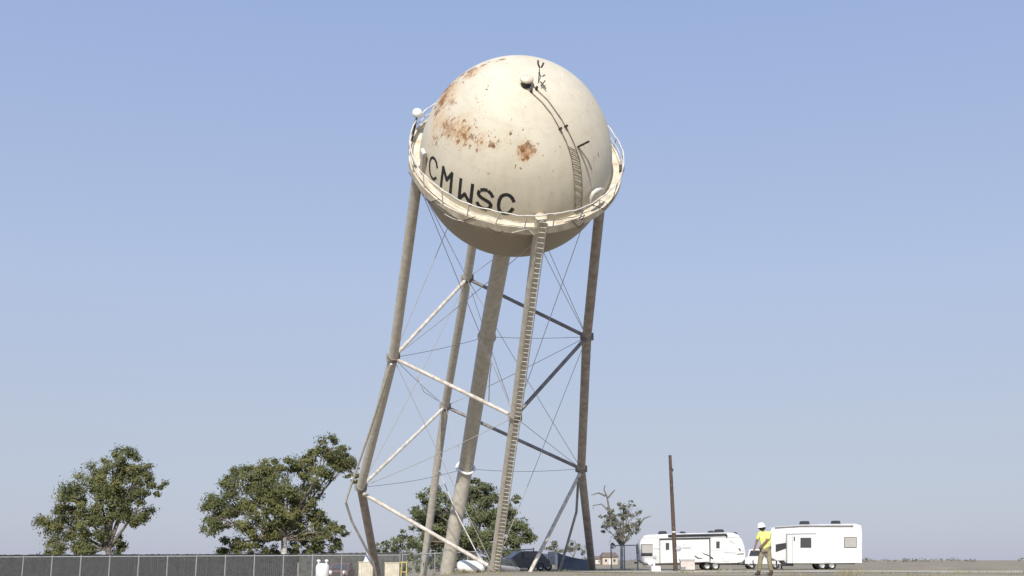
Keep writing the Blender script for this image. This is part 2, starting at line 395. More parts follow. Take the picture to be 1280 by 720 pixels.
    # plate seams of the shell: thin darker rings
    for zz in (-1.35, 2.55, 4.75):
        d = math_('ABSOLUTE', math_('SUBTRACT', sp.outputs['Z'], zz), 0)
        g = N.new('ShaderNodeMapRange'); L.new(d, g.inputs['Value']); g.inputs['From Min'].default_value = .01; g.inputs['From Max'].default_value = .05
        g.inputs['To Min'].default_value = .12; g.inputs['To Max'].default_value = 0
        base = mix(g.outputs[0], base, (0.40, 0.34, 0.26))
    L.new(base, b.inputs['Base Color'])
    bp = N.new('ShaderNodeBump'); bp.inputs['Strength'].default_value = .25; bp.inputs['Distance'].default_value = .12
    L.new(noise(.55, 3), bp.inputs['Height']); L.new(bp.outputs[0], b.inputs['Normal'])
    return m
M['tank'] = tank_mat()

tower = empty('water_tower', (-3.2, 93, 0), 'rusty cream ball shaped water tower toppling towards the viewer on buckled tubular legs', 'water tower')
# tank shell
mb = MB(); prof = [(0.001 + RE * math.sin(math.pi * i / 64), -(RPL if i < 32 else RP) * math.cos(math.pi * i / 64)) for i in range(65)]
prof[0] = (0.001, -RPL); prof[-1] = (0.001, RP)
mb.lathe(prof, FR, 128)
tank = mb.build('tank', M['tank'], tower, FR)

def ribbon(mb, pts, w, thick, closed=False):
    """painted stroke that follows the shell, points given as pixels"""
    P = []
    for a, b in zip(pts[:-1], pts[1:]):
        n = max(2, int(math.hypot(b[0] - a[0], b[1] - a[1]) / 1.5))
        P += [(a[0] + (b[0] - a[0]) * i / n, a[1] + (b[1] - a[1]) * i / n) for i in range(n)]
    P.append(pts[-1])
    W = [on_tank(*p) for p in P]
    vs = []
    for i, p in enumerate(W):
        t = (W[min(i + 1, len(W) - 1)] - W[max(i - 1, 0)]).normalized(); n = tank_normal(p); s = t.cross(n).normalized() * w / 2
        if i == 0: p = p - t * w * .3
        if i == len(W) - 1: p = p + t * w * .3
        vs += [p + s + n * thick, p - s + n * thick, p + s - n * .02, p - s - n * .02]
    fs = []
    for i in range(len(W) - 1):
        a = i * 4; b = a + 4
        fs += [(a, a + 1, b + 1, b), (a, b, b + 2, a + 2), (a + 1, a + 3, b + 3, b + 1)]
    e = (len(W) - 1) * 4
    fs += [(0, 2, 3, 1), (e, e + 1, e + 3, e + 2)]
    mb.add(vs, fs)
def zpx(pts): return [(520 + x / 6, 160 + y / 6) for x, y in pts]
LETTERS = [
    [[(159, 296), (154, 262), (143, 235), (128, 221), (114, 226), (105, 252), (102, 290), (104, 330), (112, 358), (124, 378), (136, 384), (150, 374)]],
    [[(187, 440), (205, 294)], [(205, 294), (230, 388)], [(230, 388), (271, 340)], [(271, 340), (258, 488)]],
    [[(337, 384), (323, 528)], [(323, 528), (366, 494)], [(366, 494), (408, 572)], [(408, 572), (425, 426)]],
    [[(574, 514), (562, 492), (546, 476)], [(530, 466), (510, 462), (490, 464)], [(474, 474), (467, 490), (474, 506), (495, 524), (522, 540)], [(522, 540), (548, 556), (562, 575), (556, 594), (545, 602)], [(526, 607), (504, 602), (486, 592), (470, 578), (460, 560)]],
    [[(733, 549), (722, 526), (705, 508), (682, 499), (658, 502), (638, 514), (625, 540), (619, 575), (621, 605), (634, 627), (658, 639), (684, 640), (706, 630), (724, 606)]],
]
for k, strokes in enumerate(LETTERS):
    mb = MB()
    for j, st in enumerate(strokes): ribbon(mb, zpx(st), .15 if k == 0 else .185, .012 + .003 * j)
    mb.build('letter', M['black'], tank)

# roof vent
pole_top = FR @ Vector((0, 0, RP))
vc = on_tank(657.5, 106)
def frame_at(p, up, ref=Vector((1, 0, 0))):
    up = up.normalized(); x = (ref - up * ref.dot(up)).normalized(); y = up.cross(x)
    return Matrix.Translation(p) @ Matrix(((x.x, y.x, up.x), (x.y, y.y, up.y), (x.z, y.z, up.z))).to_4x4()
fv = frame_at(vc, UPA)
vent = MB().lathe([(.26, -.1), (.26, .32)], fv, 20).lathe([(.36, .12), (.36, .14)], fv, 20).build('roof_vent', M['dark_steel'], tank)
MB().lathe([(.001, .30), (.36, .30), (.37, .36), (.36, .42), (.28, .48), (.14, .52), (.001, .53)], fv, 24).build('vent_cap', M['balcony'], vent)

# roof ladder: two rails that follow the shell, rungs lower down
RL1 = [(659, 110), (664, 115), (678, 128), (690, 143), (700, 161), (708, 177), (714, 195), (717, 214), (718.5, 237), (719, 266)]
RL2 = [(667, 107), (671, 112), (685, 125), (702, 149), (712, 167), (719.4, 183), (724.6, 199.6), (727, 218), (727.6, 240), (727, 262)]
def path_on_tank(pts, off, per=6):
    out = []
    for a, b in zip(pts[:-1], pts[1:]):
        out += [on_tank(a[0] + (b[0] - a[0]) * i / per, a[1] + (b[1] - a[1]) * i / per, off) for i in range(per)]
    return out + [on_tank(*pts[-1], off)]
p1 = path_on_tank(RL1, .07); p2 = path_on_tank(RL2, .07)
mb = MB().tube(p1, .022, 6).tube(p2, .022, 6)
for i in range(4, len(p1)):
    if i >= 32 and i % 2 == 0: mb.tube([p1[i], p2[i]], .024, 5)
rl = mb.build('roof_ladder', M['ladder_dark'], tank)
for (x, y) in ((664, 114), (670.5, 111), (700, 161), (707, 158)):
    p = on_tank(x, y, .06); n = tank_normal(p); MB().tube([p - n * .12, p + n * .16], .075, 7).build('clip', M['dark_steel'], rl)
MB().tube(path_on_tank([(722.5, 183), (728, 190), (735, 200), (740, 212)], .05), .016, 6).build('loose_cable', M['dark_steel'], tank)
a = on_tank(722.5, 183.5, .05); MB().tube([a, a + (at(736, 176.8, a.y - .9) - a)], .06, 7).build('bent_bracket', M['dark_steel'], tank)
# antenna near the top
a = on_tank(673, 104, 0); n = tank_normal(a)
b_ = a + UPA * 1.0 + Vector((.1, .1, .35))
mb = MB().tube([a, at(674.5, 85.5, a.y - .2)], .025, 6)
c_ = at(674.5, 85.5, a.y - .2)
dpx = lambda x, y: at(x, y, a.y - .2)
mb.tube([dpx(672.5, 75.5), dpx(672.7, 80), dpx(674.5, 84.5), dpx(677, 84), dpx(679, 80), dpx(679.3, 78.5)], .05, 6)
mb.tube([dpx(675.5, 102), dpx(682.5, 111)], .035, 6).tube([dpx(681.5, 100.5), dpx(676, 108)], .03, 6)
mb.build('antenna', M['dark_steel'], tank)

# balcony: ring floor with an outer girder
RO = 6.15
mb = MB()
nb = 128
def wob(j): return .035 * math.sin(j * .37) + .03 * math.sin(j * 1.13 + 2) + .03 * mnoise.noise(Vector((j * .6, 0, 2)))
prof = [(RE - .05, .04), (RO - .10, .04), (RO - .10, .16), (RO, .16), (RO, -.29), (RO - .12, -.29), (RO - .12, -.06), (RE - .05, -.06)]
vs = []; fs = []
for j in range(nb):
    aa = 2 * math.pi * j / nb
    for (r, z) in prof:
        k = (r - RE) / (RO - RE); vs.append(FR @ Vector(((r + .4 * wob(j) * k) * math.cos(aa), (r + .4 * wob(j) * k) * math.sin(aa), z + wob(j) * k)))
q = len(prof)
for j in range(nb):
    for i in range(q): fs.append((j * q + i, j * q + (i + 1) % q, ((j + 1) % nb) * q + (i + 1) % q, ((j + 1) % nb) * q + i))
balcony = mb.add(vs, fs).build('balcony', M['balcony'], tower, FR)
rr = RO - .04
def ringp(j, n, r, z): 
    aa = 2 * math.pi * j / n; return FR @ Vector((r * math.cos(aa), r * math.sin(aa), z))
for z, rad, nm in ((.98, .04, 'handrail'), (.52, .026, 'mid_rail')):
    pts = [ringp(j, 96, rr + .05 * wob(j * 3), z + 1.2 * wob(j * 2 + 5)) for j in range(96)]
    MB().tube(pts, rad, 6, closed=True).build(nm, M['rail'], balcony)
for j in range(24):
    dj = random.uniform(-.25, .25)
    MB().tube([ringp(j, 24, rr, .05), ringp(j + dj * .6, 24, rr + .04, 1.0)], .032, 6).build('post', M['rail'], balcony)
# bent braces and fallen rails on the balcony
for (pts, w, mk) in (
    ([(511, 215), (521, 232), (531, 248), (540, 256)], .05, 'dark_steel'), ([(536, 254), (549, 249)], .045, 'dark_steel'), ([(540, 252), (560, 266), (576, 280)], .05, 'dark_steel'),
    ([(574, 281), (594, 271)], .05, 'dark_steel'), ([(609, 284), (622, 293), (629, 289)], .05, 'dark_steel'), ([(706, 278), (720, 274), (731, 269), (727, 275)], .06, 'dark_steel'),
    ([(716, 277), (724, 285), (730, 279)], .05, 'dark_steel'), ([(740, 252), (756, 262), (768, 246)], .05, 'dark_steel'), ([(752, 240), (762, 256)], .04, 'rail'), ([(555, 270), (566, 277), (580, 277)], .05, 'rail'),
    ([(640, 291), (660, 286), (668, 294)], .05, 'rail')):
    W = []
    for (x, y) in pts:                                  # where the railing stands
        o = FRI @ Vector((0, 0, CAMZ)); d = ((FRI @ at(x, y, 60)) - o).normalized(); q = RO + .03
        a_ = d.x ** 2 + d.y ** 2; b2 = 2 * (o.x * d.x + o.y * d.y); c2 = o.x ** 2 + o.y ** 2 - q * q; ds = b2 * b2 - 4 * a_ * c2
        t = (-b2 - math.sqrt(max(ds, 0))) / (2 * a_); l = o + d * t; k = q / math.hypot(l.x, l.y)
        W.append(FR @ Vector((l.x * k, l.y * k, max(-.42, min(1.0, l.z)))))
    MB().tube(W, w * .42, 6).build('bent_brace', M[mk], balcony)
# obstruction light on the left of the railing
def ring_at(px, py, z):
    o = FRI @ Vector((0, 0, CAMZ)); d = (FRI @ at(px, py, 60)) - o; t = (z - o.z) / d.z; l = o + d * t
    k = rr / math.hypot(l.x, l.y); return FR @ Vector((l.x * k, l.y * k, l.z))
lp = ring_at(517, 168, .5)
top_l = at(521, 147, lp.y); 
lamp = MB().tube([lp, top_l], [.12, .05], 8).tube([ring_at(513, 175, .2), lp], .09, 6).build('warning_light_post', M['dark_steel'], balcony)
fl = frame_at(top_l, Vector((.1, -.2, 1)))
MB().lathe([(.001, -.02), (.15, 0), (.26, .10), (.30, .25), (.26, .42), (.14, .52), (.001, .55)], fl, 20).build('warning_light', M['white'], lamp)
lp = ring_at(768, 209, .3)
MB().box(lp, (.28, .28, .36)).build('junction_box', M['dark_steel'], balcony)

# legs
N0 = {'A': FR @ (FRI @ Vector((-5.23, 64.41, 23.29))), 'B': Vector((-1.11, 68.65, 28.61)), 'C': at(675, 279, 62.35), 'D': at(756.5, 193.1, 66.88)}
N1 = {'A': at(491.5, 447, 76.58), 'B': at(584, 348, 81.5), 'C': at(643.5, 521, 74.53), 'D': at(733.5, 421, 79.45)}
N2 = {'A': at(451, 609, 87.9), 'B': at(556.5, 508, 93.97), 'C': at(617.5, 711, 85.37), 'D': at(726.5, 586, 91.44)}
FOOT = {'A': at(473, 727, 99.3), 'B': Vector((-7.6, 104.5, -.1)), 'C': at(646, 714, 93.5), 'D': at(740.5, 714.5, 103.3)}
LR = .315
TOPX = {'A': .2, 'B': .4, 'C': .45, 'D': .2}
LEGS = {}
for k in 'ABCD':
    up = (N0[k] - N1[k]).normalized()
    top = N0[k] + UPA * TOPX[k]
    mid = (N1[k] + N2[k]) / 2
    pts = [top, N0[k], N0[k].lerp(N1[k], .5), N1[k], mid, N2[k]]
    if k == 'A': pts = [top, N0[k] + UPA * .1, N0[k].lerp(N1[k], .5), N1[k], mid, N2[k]]
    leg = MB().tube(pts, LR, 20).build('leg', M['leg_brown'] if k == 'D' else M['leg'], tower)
    LEGS[k] = leg
    f = frame_at(top, UPA)
    MB().lathe([(.001, .06), (LR * .5, .05), (LR + .01, .02), (LR + .025, 0), (LR + .01, -.06), (LR, -.06)], f, 20).build('end_cap', M['balcony'], leg)
    mbf = MB(); a0 = N2[k]; a1 = FOOT[k]
    if k == 'B':
        m_ = at(545, 592, 99); mbf.tube([a0, m_, a1], LR, 16)
    else:
        mbf.tube([a0 + (a1 - a0).normalized() * .15, a0.lerp(a1, .5), a1], LR * .98, 16)
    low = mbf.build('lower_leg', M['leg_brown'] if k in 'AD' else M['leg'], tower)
    fb = frame_at(a1, Vector((0, 0, 1)))
    MB().lathe([(.001, .12), (.55, .12), (.55, -.02), (.001, -.02)], fb, 16, False).build('base_plate', M['dark_steel'], low)
    # joint collars and gussets
    for nn, nxt in ((N1[k], N2[k]), (N2[k], N1[k])):
        dd = (nxt - nn).normalized()
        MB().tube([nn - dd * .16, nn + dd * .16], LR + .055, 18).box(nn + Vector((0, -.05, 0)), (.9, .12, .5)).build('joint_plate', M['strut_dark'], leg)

def strut(a, b, r=.125, m='strut', name='strut', sag=0):
    a = Vector(a); b = Vector(b); d = (b - a).normalized(); a2 = a + d * .25; b2 = b - d * .25
    pts = [a2.lerp(b2, i / 6) + Vector((0, 0, -sag * math.sin(math.pi * i / 6))) for i in range(7)]
    return MB().tube(pts, r, 10).build(name, M[m], tower)
for nd in (N1,):
    strut(nd['A'], nd['B']); strut(nd['B'], nd['D'], m='strut_dark'); strut(nd['A'], nd['C']); strut(nd['C'], nd['D'], m='strut_dark')  # the dark pair carries the tank's shadow in its colour
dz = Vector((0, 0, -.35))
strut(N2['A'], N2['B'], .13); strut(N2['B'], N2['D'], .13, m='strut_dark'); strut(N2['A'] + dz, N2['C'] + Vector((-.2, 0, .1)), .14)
strut(N2['D'] + dz * .5, at(659.5, 721, 86.5), .135)
# thin tie rods
def rod(a, b, r=.022, m='rod', sag=0.0, n=8, name='tie_rod'):
    a = Vector(a); b = Vector(b)
    pts = [a.lerp(b, i / n) + Vector((.25 * sag, 0, -sag)) * math.sin(math.pi * i / n) for i in range(n + 1)]
    return MB().tube(pts, r, 5).build(name, M[m], tower)
ax = lambda s, k=0: CEN + DOWN * s
RIS = [CEN + DOWN * 4.6, ax(5.6), at(608.5, 421, 78.0), at(582, 586, 89.0), at(569, 655, 91.2), at(555, 735, 93.6)]
for (p, q) in (('A', 'B'), ('B', 'D'), ('C', 'D'), ('A', 'C')):
    for (u, v) in ((N0, N1), (N1, N2)):
        o = DOWN * (1.2 if u is N0 else 0)
        rod(u[p] + o, v[q], sag=random.uniform(0, .25)); rod(u[q] + o, v[p], sag=random.uniform(0, .25))
for k in 'ABCD':
    rod(N1[k], RIS[2], .02, sag=.1)
    if k != 'C': rod(N2[k], RIS[3], .02, sag=.2)
# broken, hanging pieces
def bent(pts, r, m, name='bent_brace'): return MB().tube(pts, r, 8).build(name, M[m], tower)
bent([at(489, 455, 76.3), at(462, 540, 82), at(433.5, 622, 87.2), at(432, 628, 87.4)], .085, 'leg')
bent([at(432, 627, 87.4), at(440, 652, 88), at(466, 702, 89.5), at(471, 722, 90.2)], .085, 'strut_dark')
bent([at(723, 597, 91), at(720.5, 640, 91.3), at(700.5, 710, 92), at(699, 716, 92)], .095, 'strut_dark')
bent([at(597, 418, 77), at(614, 456, 77.6), at(612, 470, 77.8), at(611, 505, 78.5)], .035, 'rail')
bent([at(549, 588, 90), at(570, 640, 89.5), at(598, 695, 87), at(611, 709, 85.8)], .04, 'rail')
bent([at(577, 569, 88), at(586, 562, 87.6), at(594.5, 556, 88)], .03, 'rail')
bent([at(520, 470, 80), at(530, 490, 80.5), at(549, 502, 81)], .02, 'rod')
# riser
riser_pts = []
for a, b in zip(RIS[:-1], RIS[1:]): riser_pts += [a.lerp(b, i / 4) for i in range(4)]
riser_pts.append(RIS[-1])
riser = MB().tube(riser_pts, .53, 24).build('riser_pipe', M['riser'], tower)
dd = (RIS[3] - RIS[2]).normalized()
MB().tube([RIS[2] - dd * .22, RIS[2] - dd * .05, RIS[2] + dd * .05, RIS[2] + dd * .2], [.56, .63, .63, .56], 24).build('flange', M['riser'], riser)
fw = frame_at(RIS[3] + Vector((0, -.05, .05)), (DOWN * -1 + Vector((.12, .1, .35))))
pts = [fw @ Vector((.66 * math.cos(t * math.pi / 18), .66 * math.sin(t * math.pi / 18), .05 * math.sin(t * .6))) for t in range(36)]
MB().tube(pts, .10, 8, closed=True).build('loose_collar', M['white'], riser)
# access ladder on the front leg
ld = MB()
P = [N0['C'] + UPA * .4, N0['C'], N0['C'].lerp(N1['C'], .5), N1['C'], (N1['C'] + N2['C']) / 2, N2['C'] + Vector((0, 0, .1))]
def along(P, s):
    for a, b in zip(P[:-1], P[1:]):
        l = (b - a).length
        if s <= l: return a.lerp(b, s / l), (b - a).normalized()
        s -= l
    return P[-1].copy(), (P[-1] - P[-2]).normalized()
tot = sum((b - a).length for a, b in zip(P[:-1], P[1:]))
RA, RB = [], []; nst = int(tot / .36)
for i in range(nst + 1):
    p, d = along(P, tot * i / nst); view = (p - Vector((0, 0, CAMZ))).normalized()
    side = view.cross(d).normalized() * -1
    if side.x < 0: side = -side
    fwd = d.cross(side).normalized()
    if fwd.dot(view) > 0: fwd = -fwd
    base = p + fwd * .38 + side * .17
    RA.append(base - side * .20); RB.append(base + side * .20)
ld.tube(RA, .034, 6).tube(RB, .034, 6)
for a, b in zip(RA, RB): ld.tube([a, b], .026, 5)
ladder = ld.build('access_ladder', M['ladder'], tower)
for i in range(6, nst, 12):
    c0, _ = along(P, tot * i / nst)
    MB().tube([RA[i], c0], .03, 5).tube([RB[i], c0], .03, 5).build('stand_off', M['ladder'], ladder)
# tall narrow plate above the left leg
pb = on_tank(529.5, 228); out = tank_normal(pb); out = (out - UPA * out.dot(UPA)).normalized(); pb = pb + out * .12; ptop = pb + UPA * 2.1
Mp = Matrix((out, UPA.cross(out), UPA)).transposed()
sp_ = MB().box((pb + ptop) / 2, (.22, .34, 2.1), M=Mp).build('column_plate', M['leg'], tower)
MB().tube([ptop - UPA.cross(out) * .24, ptop + UPA.cross(out) * .24], .13, 10).build('end_cap', M['rail'], sp_)
# crescent shaped rim above the right leg
cr = [on_tank(x, y, .28) for x, y in ((738.5, 254), (739, 247), (741.5, 241.5), (746, 238), (751, 236.5), (754.5, 237.5))]
MB().tube(cr, [.06, .10, .12, .12, .10, .05], 10).build('hatch_rim', M['rail'], tower)

# ------------------------------------------------------------------ trees
def leaf_cloud(mb, lobes, n_per, size, rng, flat=.8):
    for (c, r) in lobes:
        rx, ry, rz = r
        # clumps inside each lobe
        ncl = max(4, int(9 * (rx * rz) ** .5))
        clumps = []
        for _ in range(ncl):
            v = Vector((rng.gauss(0, 1), rng.gauss(0, 1), rng.gauss(0, 1))).normalized() * (rng.uniform(.35, 1.0) ** .6)
            clumps.append((c + Vector((v.x * rx, v.y * ry, v.z * rz)), rng.uniform(.22, .5) * min(rx, rz)))
        n = int(n_per * rx * rz)
        for _ in range(n):
            cc, cr = rng.choice(clumps)
            v = Vector((rng.gauss(0, 1), rng.gauss(0, 1), rng.gauss(0, .75))) * cr * .55
            p = cc + v
            nn = ((p - c).normalized() * .9 + v.normalized() * .5 + Vector((rng.gauss(0, .55), rng.gauss(0, .55), rng.gauss(.25, .5)))).normalized()
            t = nn.orthogonal().normalized(); t = (Matrix.Rotation(rng.uniform(0, 6.28), 3, nn) @ t); u = nn.cross(t)
            s = size * rng.uniform(.55, 1.35); w = s * rng.uniform(.35, .7)
            mb.add([p - t * s * .5, p + u * w * .5, p + t * s * .5, p - u * w * .5], [(0, 1, 2, 3)])

def rpx_of(r, Y): return r * F / Y
def tree(name, base, lobes_px, Y, label, leafm, barkm, trunk_r=.25, n_per=420, size=.26, seed=1, group=None, fork=None, extra_bare=(), thick=.9, jit=1.5):
    rng = random.Random(seed)
    base = Vector(base); root = empty(name, base, label, 'tree' if 'tree' in name else 'bush', group)
    lobes = []
    for (px, py, rpx) in lobes_px:
        c = at(px, py, Y + rng.uniform(-jit, jit)); r = rpx * Y / F * 1.02
        lobes.append((c, (r, max(r * thick, .6), r * .92)))
    tk = MB(); fk = Vector(fork) if fork else base + Vector((0, 0, 1.4))
    tk.tube([base - Vector((0, 0, .2)), base.lerp(fk, .5) + Vector((rng.uniform(-.1, .1), 0, 0)), fk], [trunk_r * 1.25, trunk_r, trunk_r * .85], 10)
    tk.build('trunk', M[barkm], root)
    lim = MB()
    for (c, r) in lobes:
        small = [l for l in lobes if l[1][0] > r[0] * 1.5 and rpx_of(r[0], Y) < 11]
        st = min(small, key=lambda l: (l[0] - c).length)[0] if small else fk
        m1 = st.lerp(c, .45) + Vector((rng.uniform(-.4, .4), rng.uniform(-.4, .4), rng.uniform(0, .5)))
        kk = .3 if small else 1
        lim.tube([st - Vector((0, 0, .15)), m1, c], [trunk_r * .5 * kk, trunk_r * .32 * kk, trunk_r * .1 * kk], 7)
        for _ in range(6):
            v = Vector((rng.gauss(0, 1), rng.gauss(0, 1), rng.gauss(0, 1))).normalized()
            e = c + Vector((v.x * r[0], v.y * r[1], v.z * r[2])) * rng.uniform(.7, 1.05); s = m1.lerp(c, rng.uniform(.2, 1))
            lim.tube([s, s.lerp(e, .5) + Vector((0, 0, rng.uniform(-.1, .25))), e], [trunk_r * .16, trunk_r * .10, trunk_r * .04], 5)
    for br in extra_bare:
        pts = [at(*q) for q in br]; lim.tube(pts, [max(.02, .09 * (1 - i / len(pts))) for i in range(len(pts))], 6)
    lim.build('branches', M['bark'], root)
    lf = MB(); leaf_cloud(lf, lobes, n_per, size, rng); lf.build('crown', M[leafm], root)
    return root
g = lambda px, py, Y: (at(px, py, Y).x, Y, ground_z(at(px, py, Y).x, Y))
GT = 'trees beyond the fence'
tree('broadleaf_tree', g(357, 700, 112), [(415, 560, 17), (398, 566, 13), (434, 578, 12), (420, 580, 18), (385, 585, 20), (400, 600, 18), (360, 582, 13), (338, 585, 18), (325, 600, 20), (350, 610, 22),
     (375, 620, 20), (330, 632, 22), (300, 604, 24), (282, 632, 24), (305, 645, 24), (360, 640, 20), (392, 630, 14), (405, 650, 15), (418, 668, 13), (380, 660, 18), (398, 676, 13), (345, 660, 16), (428, 664, 8), (440, 600, 9), (452, 604, 6), (270, 655, 18), (330, 668, 14), (312, 676, 14), (374, 676, 12), (392, 686, 10), (415, 682, 11), (290, 680, 14)],
     112, 'large olive green tree with pale trunk behind the chain-link fence at left', 'leaf_olive', 'pale_bark', .30, 1150, .24, 3, fork=at(355, 672, 112))
tree('broadleaf_tree', g(140, 700, 118), [(155, 575, 17), (140, 588, 20), (172, 590, 17), (120, 605, 25), (160, 612, 24), (190, 606, 16), (95, 628, 26), (135, 638, 26), (170, 640, 20), (70, 655, 24), (105, 664, 24), (65, 690, 20), (110, 695, 20), (145, 680, 14)],
     118, 'rounded olive tree at the far left end of the tree line', 'leaf_olive', 'bark', .32, 1000, .25, 11, fork=at(135, 685, 118))
tree('broadleaf_tree', g(592, 702, 122), [(592, 608, 14), (605, 618, 17), (585, 622, 16), (620, 636, 17), (600, 642, 22), (538, 618, 13), (530, 634, 17), (552, 632, 18), (560, 652, 20), (540, 660, 20), (522, 652, 13), (582, 662, 22),
     (645, 622, 7), (640, 638, 9), (632, 655, 18), (648, 666, 16), (660, 672, 11), (610, 672, 24), (640, 682, 18), (575, 684, 20), (550, 682, 18), (525, 676, 14)],
     122, 'broad green tree rising behind the leaning riser pipe', 'leaf_green', 'bark', .34, 950, .25, 5, fork=at(592, 680, 122))
tree('broadleaf_tree', g(777, 711, 109), [(764, 640, 7), (775, 632, 8), (786, 633, 8), (762, 655, 8), (772, 648, 10), (786, 650, 10), (796, 640, 6), (800, 650, 5), (770, 665, 9), (782, 666, 9), (756, 660, 7), (790, 664, 8), (758, 646, 7), (798, 656, 7), (779, 640, 8), (766, 652, 9), (776, 676, 6), (765, 682, 4)],
     109, 'small sparse grey-green tree beside the white travel trailer', 'leaf_grey', 'pale_bark', .13, 760, .17, 9, fork=at(777, 682, 109),
     extra_bare=([(770, 660, 109), (760, 638, 109), (752, 630, 109), (741, 632, 109), (742, 637, 109)], [(762, 640, 109), (759, 622, 109), (755, 612, 109), (756, 607, 109), (758, 608, 109)],
                 [(757, 620, 109), (748, 616, 109), (739, 619, 109)], [(760, 622, 109), (766, 615, 109), (769, 612, 109)], [(796, 660, 109), (805, 648, 109), (814, 645, 109)]), thick=1.0, jit=.5)
GB = 'bushes behind the tower base'
tree('leafy_bush', g(492, 700, 116), [(492, 680, 12), (478, 686, 10), (507, 676, 13), (468, 692, 8), (515, 690, 12)], 116, 'pale green bush between left leg and back leg of the tower', 'leaf_green', 'bark', .10, 480, .26, 21, GB, fork=at(492, 692, 116))
tree('leafy_bush', g(350, 704, 114), [(320, 690, 13), (338, 692, 12), (372, 690, 12), (390, 693, 11), (410, 694, 10), (428, 695, 8), (300, 692, 14), (280, 694, 12)], 114, 'undergrowth at the foot of the large olive green tree', 'leaf_olive', 'bark', .10, 800, .25, 29, GB, fork=at(350, 698, 114), jit=.6)
tree('leafy_bush', g(540, 704, 104), [(515, 704, 13), (530, 702, 15), (548, 703, 15), (566, 705, 14), (584, 708, 12), (600, 706, 13), (616, 706, 12)], 104, 'dense low hedge right behind the chain-link fence at the riser', 'leaf_green', 'bark', .10, 420, .28, 27, GB, fork=at(545, 712, 104), jit=.5)
tree('leafy_bush', g(694, 704, 126), [(694, 680, 8), (686, 686, 7), (700, 688, 7)], 126, 'thin bush behind the loose diagonal strut', 'leaf_grey', 'bark', .08, 330, .24, 22, GB, fork=at(694, 694, 126))
tree('leafy_bush', g(716, 704, 128), [(718, 681, 9), (710, 686, 7), (728, 686, 8)], 128, 'low grey-green bush just left of the right leg', 'leaf_grey', 'bark', .08, 330, .24, 23, GB, fork=at(717, 694, 128))
# low scrub far away along the horizon
rng = random.Random(5); sc_ = MB()
for i in range(170):
    Y = rng.uniform(520, 900); x = rng.uniform(-.44, .44) * Y; r = rng.uniform(.5, 1.5)
    leaf_cloud(sc_, [(Vector((x, Y, ground_z(x, Y) + r * .7)), (r * rng.uniform(1.5, 4), r, r))], 10, .9, rng)
sc_.build('distant_scrub', M['leaf_grey'], kind='stuff', label='low grey-green scrub along the horizon', cat='scrub')

# ------------------------------------------------------------------ fences
def chain_fence(name, P0, P1, h0, h1, n, label, group=None, fence_posts=True):
    P0 = Vector(P0); P1 = Vector(P1)
    root = empty(name, ((P0 + P1) / 2), label, 'fence', group)
    nn = 40; vs = []
    tp = lambda t: P0.lerp(P1, t)
    def bot(t): q = tp(t); return Vector((q.x, q.y, ground_z(q.x, q.y)))
    def topz(t): q = tp(t); return Vector((q.x, q.y, h0 + (h1 - h0) * t))
    for i in range(nn + 1): vs += [bot(i / nn), topz(i / nn)]
    fm = MB(); fm.add(vs, [(2 * i, 2 * i + 2, 2 * i + 3, 2 * i + 1) for i in range(nn)]); fm.build('mesh', M['chain'], root)
    MB().tube([topz(i / nn) for i in range(nn + 1)], .045, 7).build('top_rail', M['steel'], root)
    for i in range(n + 1):
        t = i / n; a = bot(t); b = topz(t) + Vector((0, 0, .12))
        MB().tube([a - Vector((0, 0, .2)), b], .055, 7).build('post', M['steel'], root)
    return root
def fz(py, Y): return at(640, py, Y).z
XL = at(300, 700, 100).x
chain_fence('chain_link_fence', (at(-150, 700, 101).x, 101, 0), (at(500, 700, 100).x, 100, 0), fz(697, 100), fz(694, 100), 18, 'galvanised chain-link fence in front of the trees at left')
chain_fence('chain_link_fence', (at(503, 700, 100).x, 100, 0), (at(667, 700, 99).x, 99, 0), fz(693.5, 100), fz(686.5, 99), 4, 'chain-link fence section behind the riser and front leg')
chain_fence('chain_link_fence', (at(764, 700, 104).x, 104, 0), (at(797, 700, 104).x, 104, 0), fz(682, 104), fz(681.5, 104), 2, 'short wire fence in front of the small sparse tree')
def board_fence(name, xa, xb, Y, ya, yb, label, mk='darkfence'):
    root = empty(name, (at((xa + xb) / 2, 700, Y).x, Y, 0), label, 'fence')
    X0 = at(xa, 700, Y).x; X1 = at(xb, 700, Y).x; n = int((X1 - X0) / .18); mbb = MB()
    for i in range(n):
        x = X0 + (X1 - X0) * (i + .5) / n; zt = fz(ya + (yb - ya) * (i + .5) / n, Y) + random.uniform(-.03, .02); zb = ground_z(x, Y) - .05
        mbb.box((x, Y + random.uniform(-.01, .01), (zt + zb) / 2), (.17, .03, zt - zb))
    mbb.build('boards', M[mk], root)
    rl_ = MB()
    for k in range(2):
        p = [Vector((X0 + (X1 - X0) * t, Y + .06, ground_z(X0, Y) + .5 + k * 1.0)) for t in (0, .5, 1)]; rl_.tube(p, .05, 6)
    rl_.build('back_rails', M['darkfence'], root)
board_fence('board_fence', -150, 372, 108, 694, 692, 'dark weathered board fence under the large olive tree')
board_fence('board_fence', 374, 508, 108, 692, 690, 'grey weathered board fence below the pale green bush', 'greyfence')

# ------------------------------------------------------------------ objects near the tower base
def wheel(parent, c, r, w, axis=Vector((0, 1, 0)), m_rim='rim'):
    f = frame_at(Vector(c), axis)
    t = MB().lathe([(r * .6, -w / 2), (r * .93, -w / 2), (r, -w * .3), (r, w * .3), (r * .93, w / 2), (r * .6, w / 2), (r * .6, -w / 2)], f, 28).build('wheel', M['tyre'], parent)
    MB().lathe([(.001, -w * .42), (r * .2, -w * .46), (r * .5, -w * .38), (r * .61, -w * .5), (r * .61, w * .5), (r * .5, w * .38), (r * .2, w * .46), (.001, w * .42)], f, 24).build('rim', M[m_rim], t)
    return t

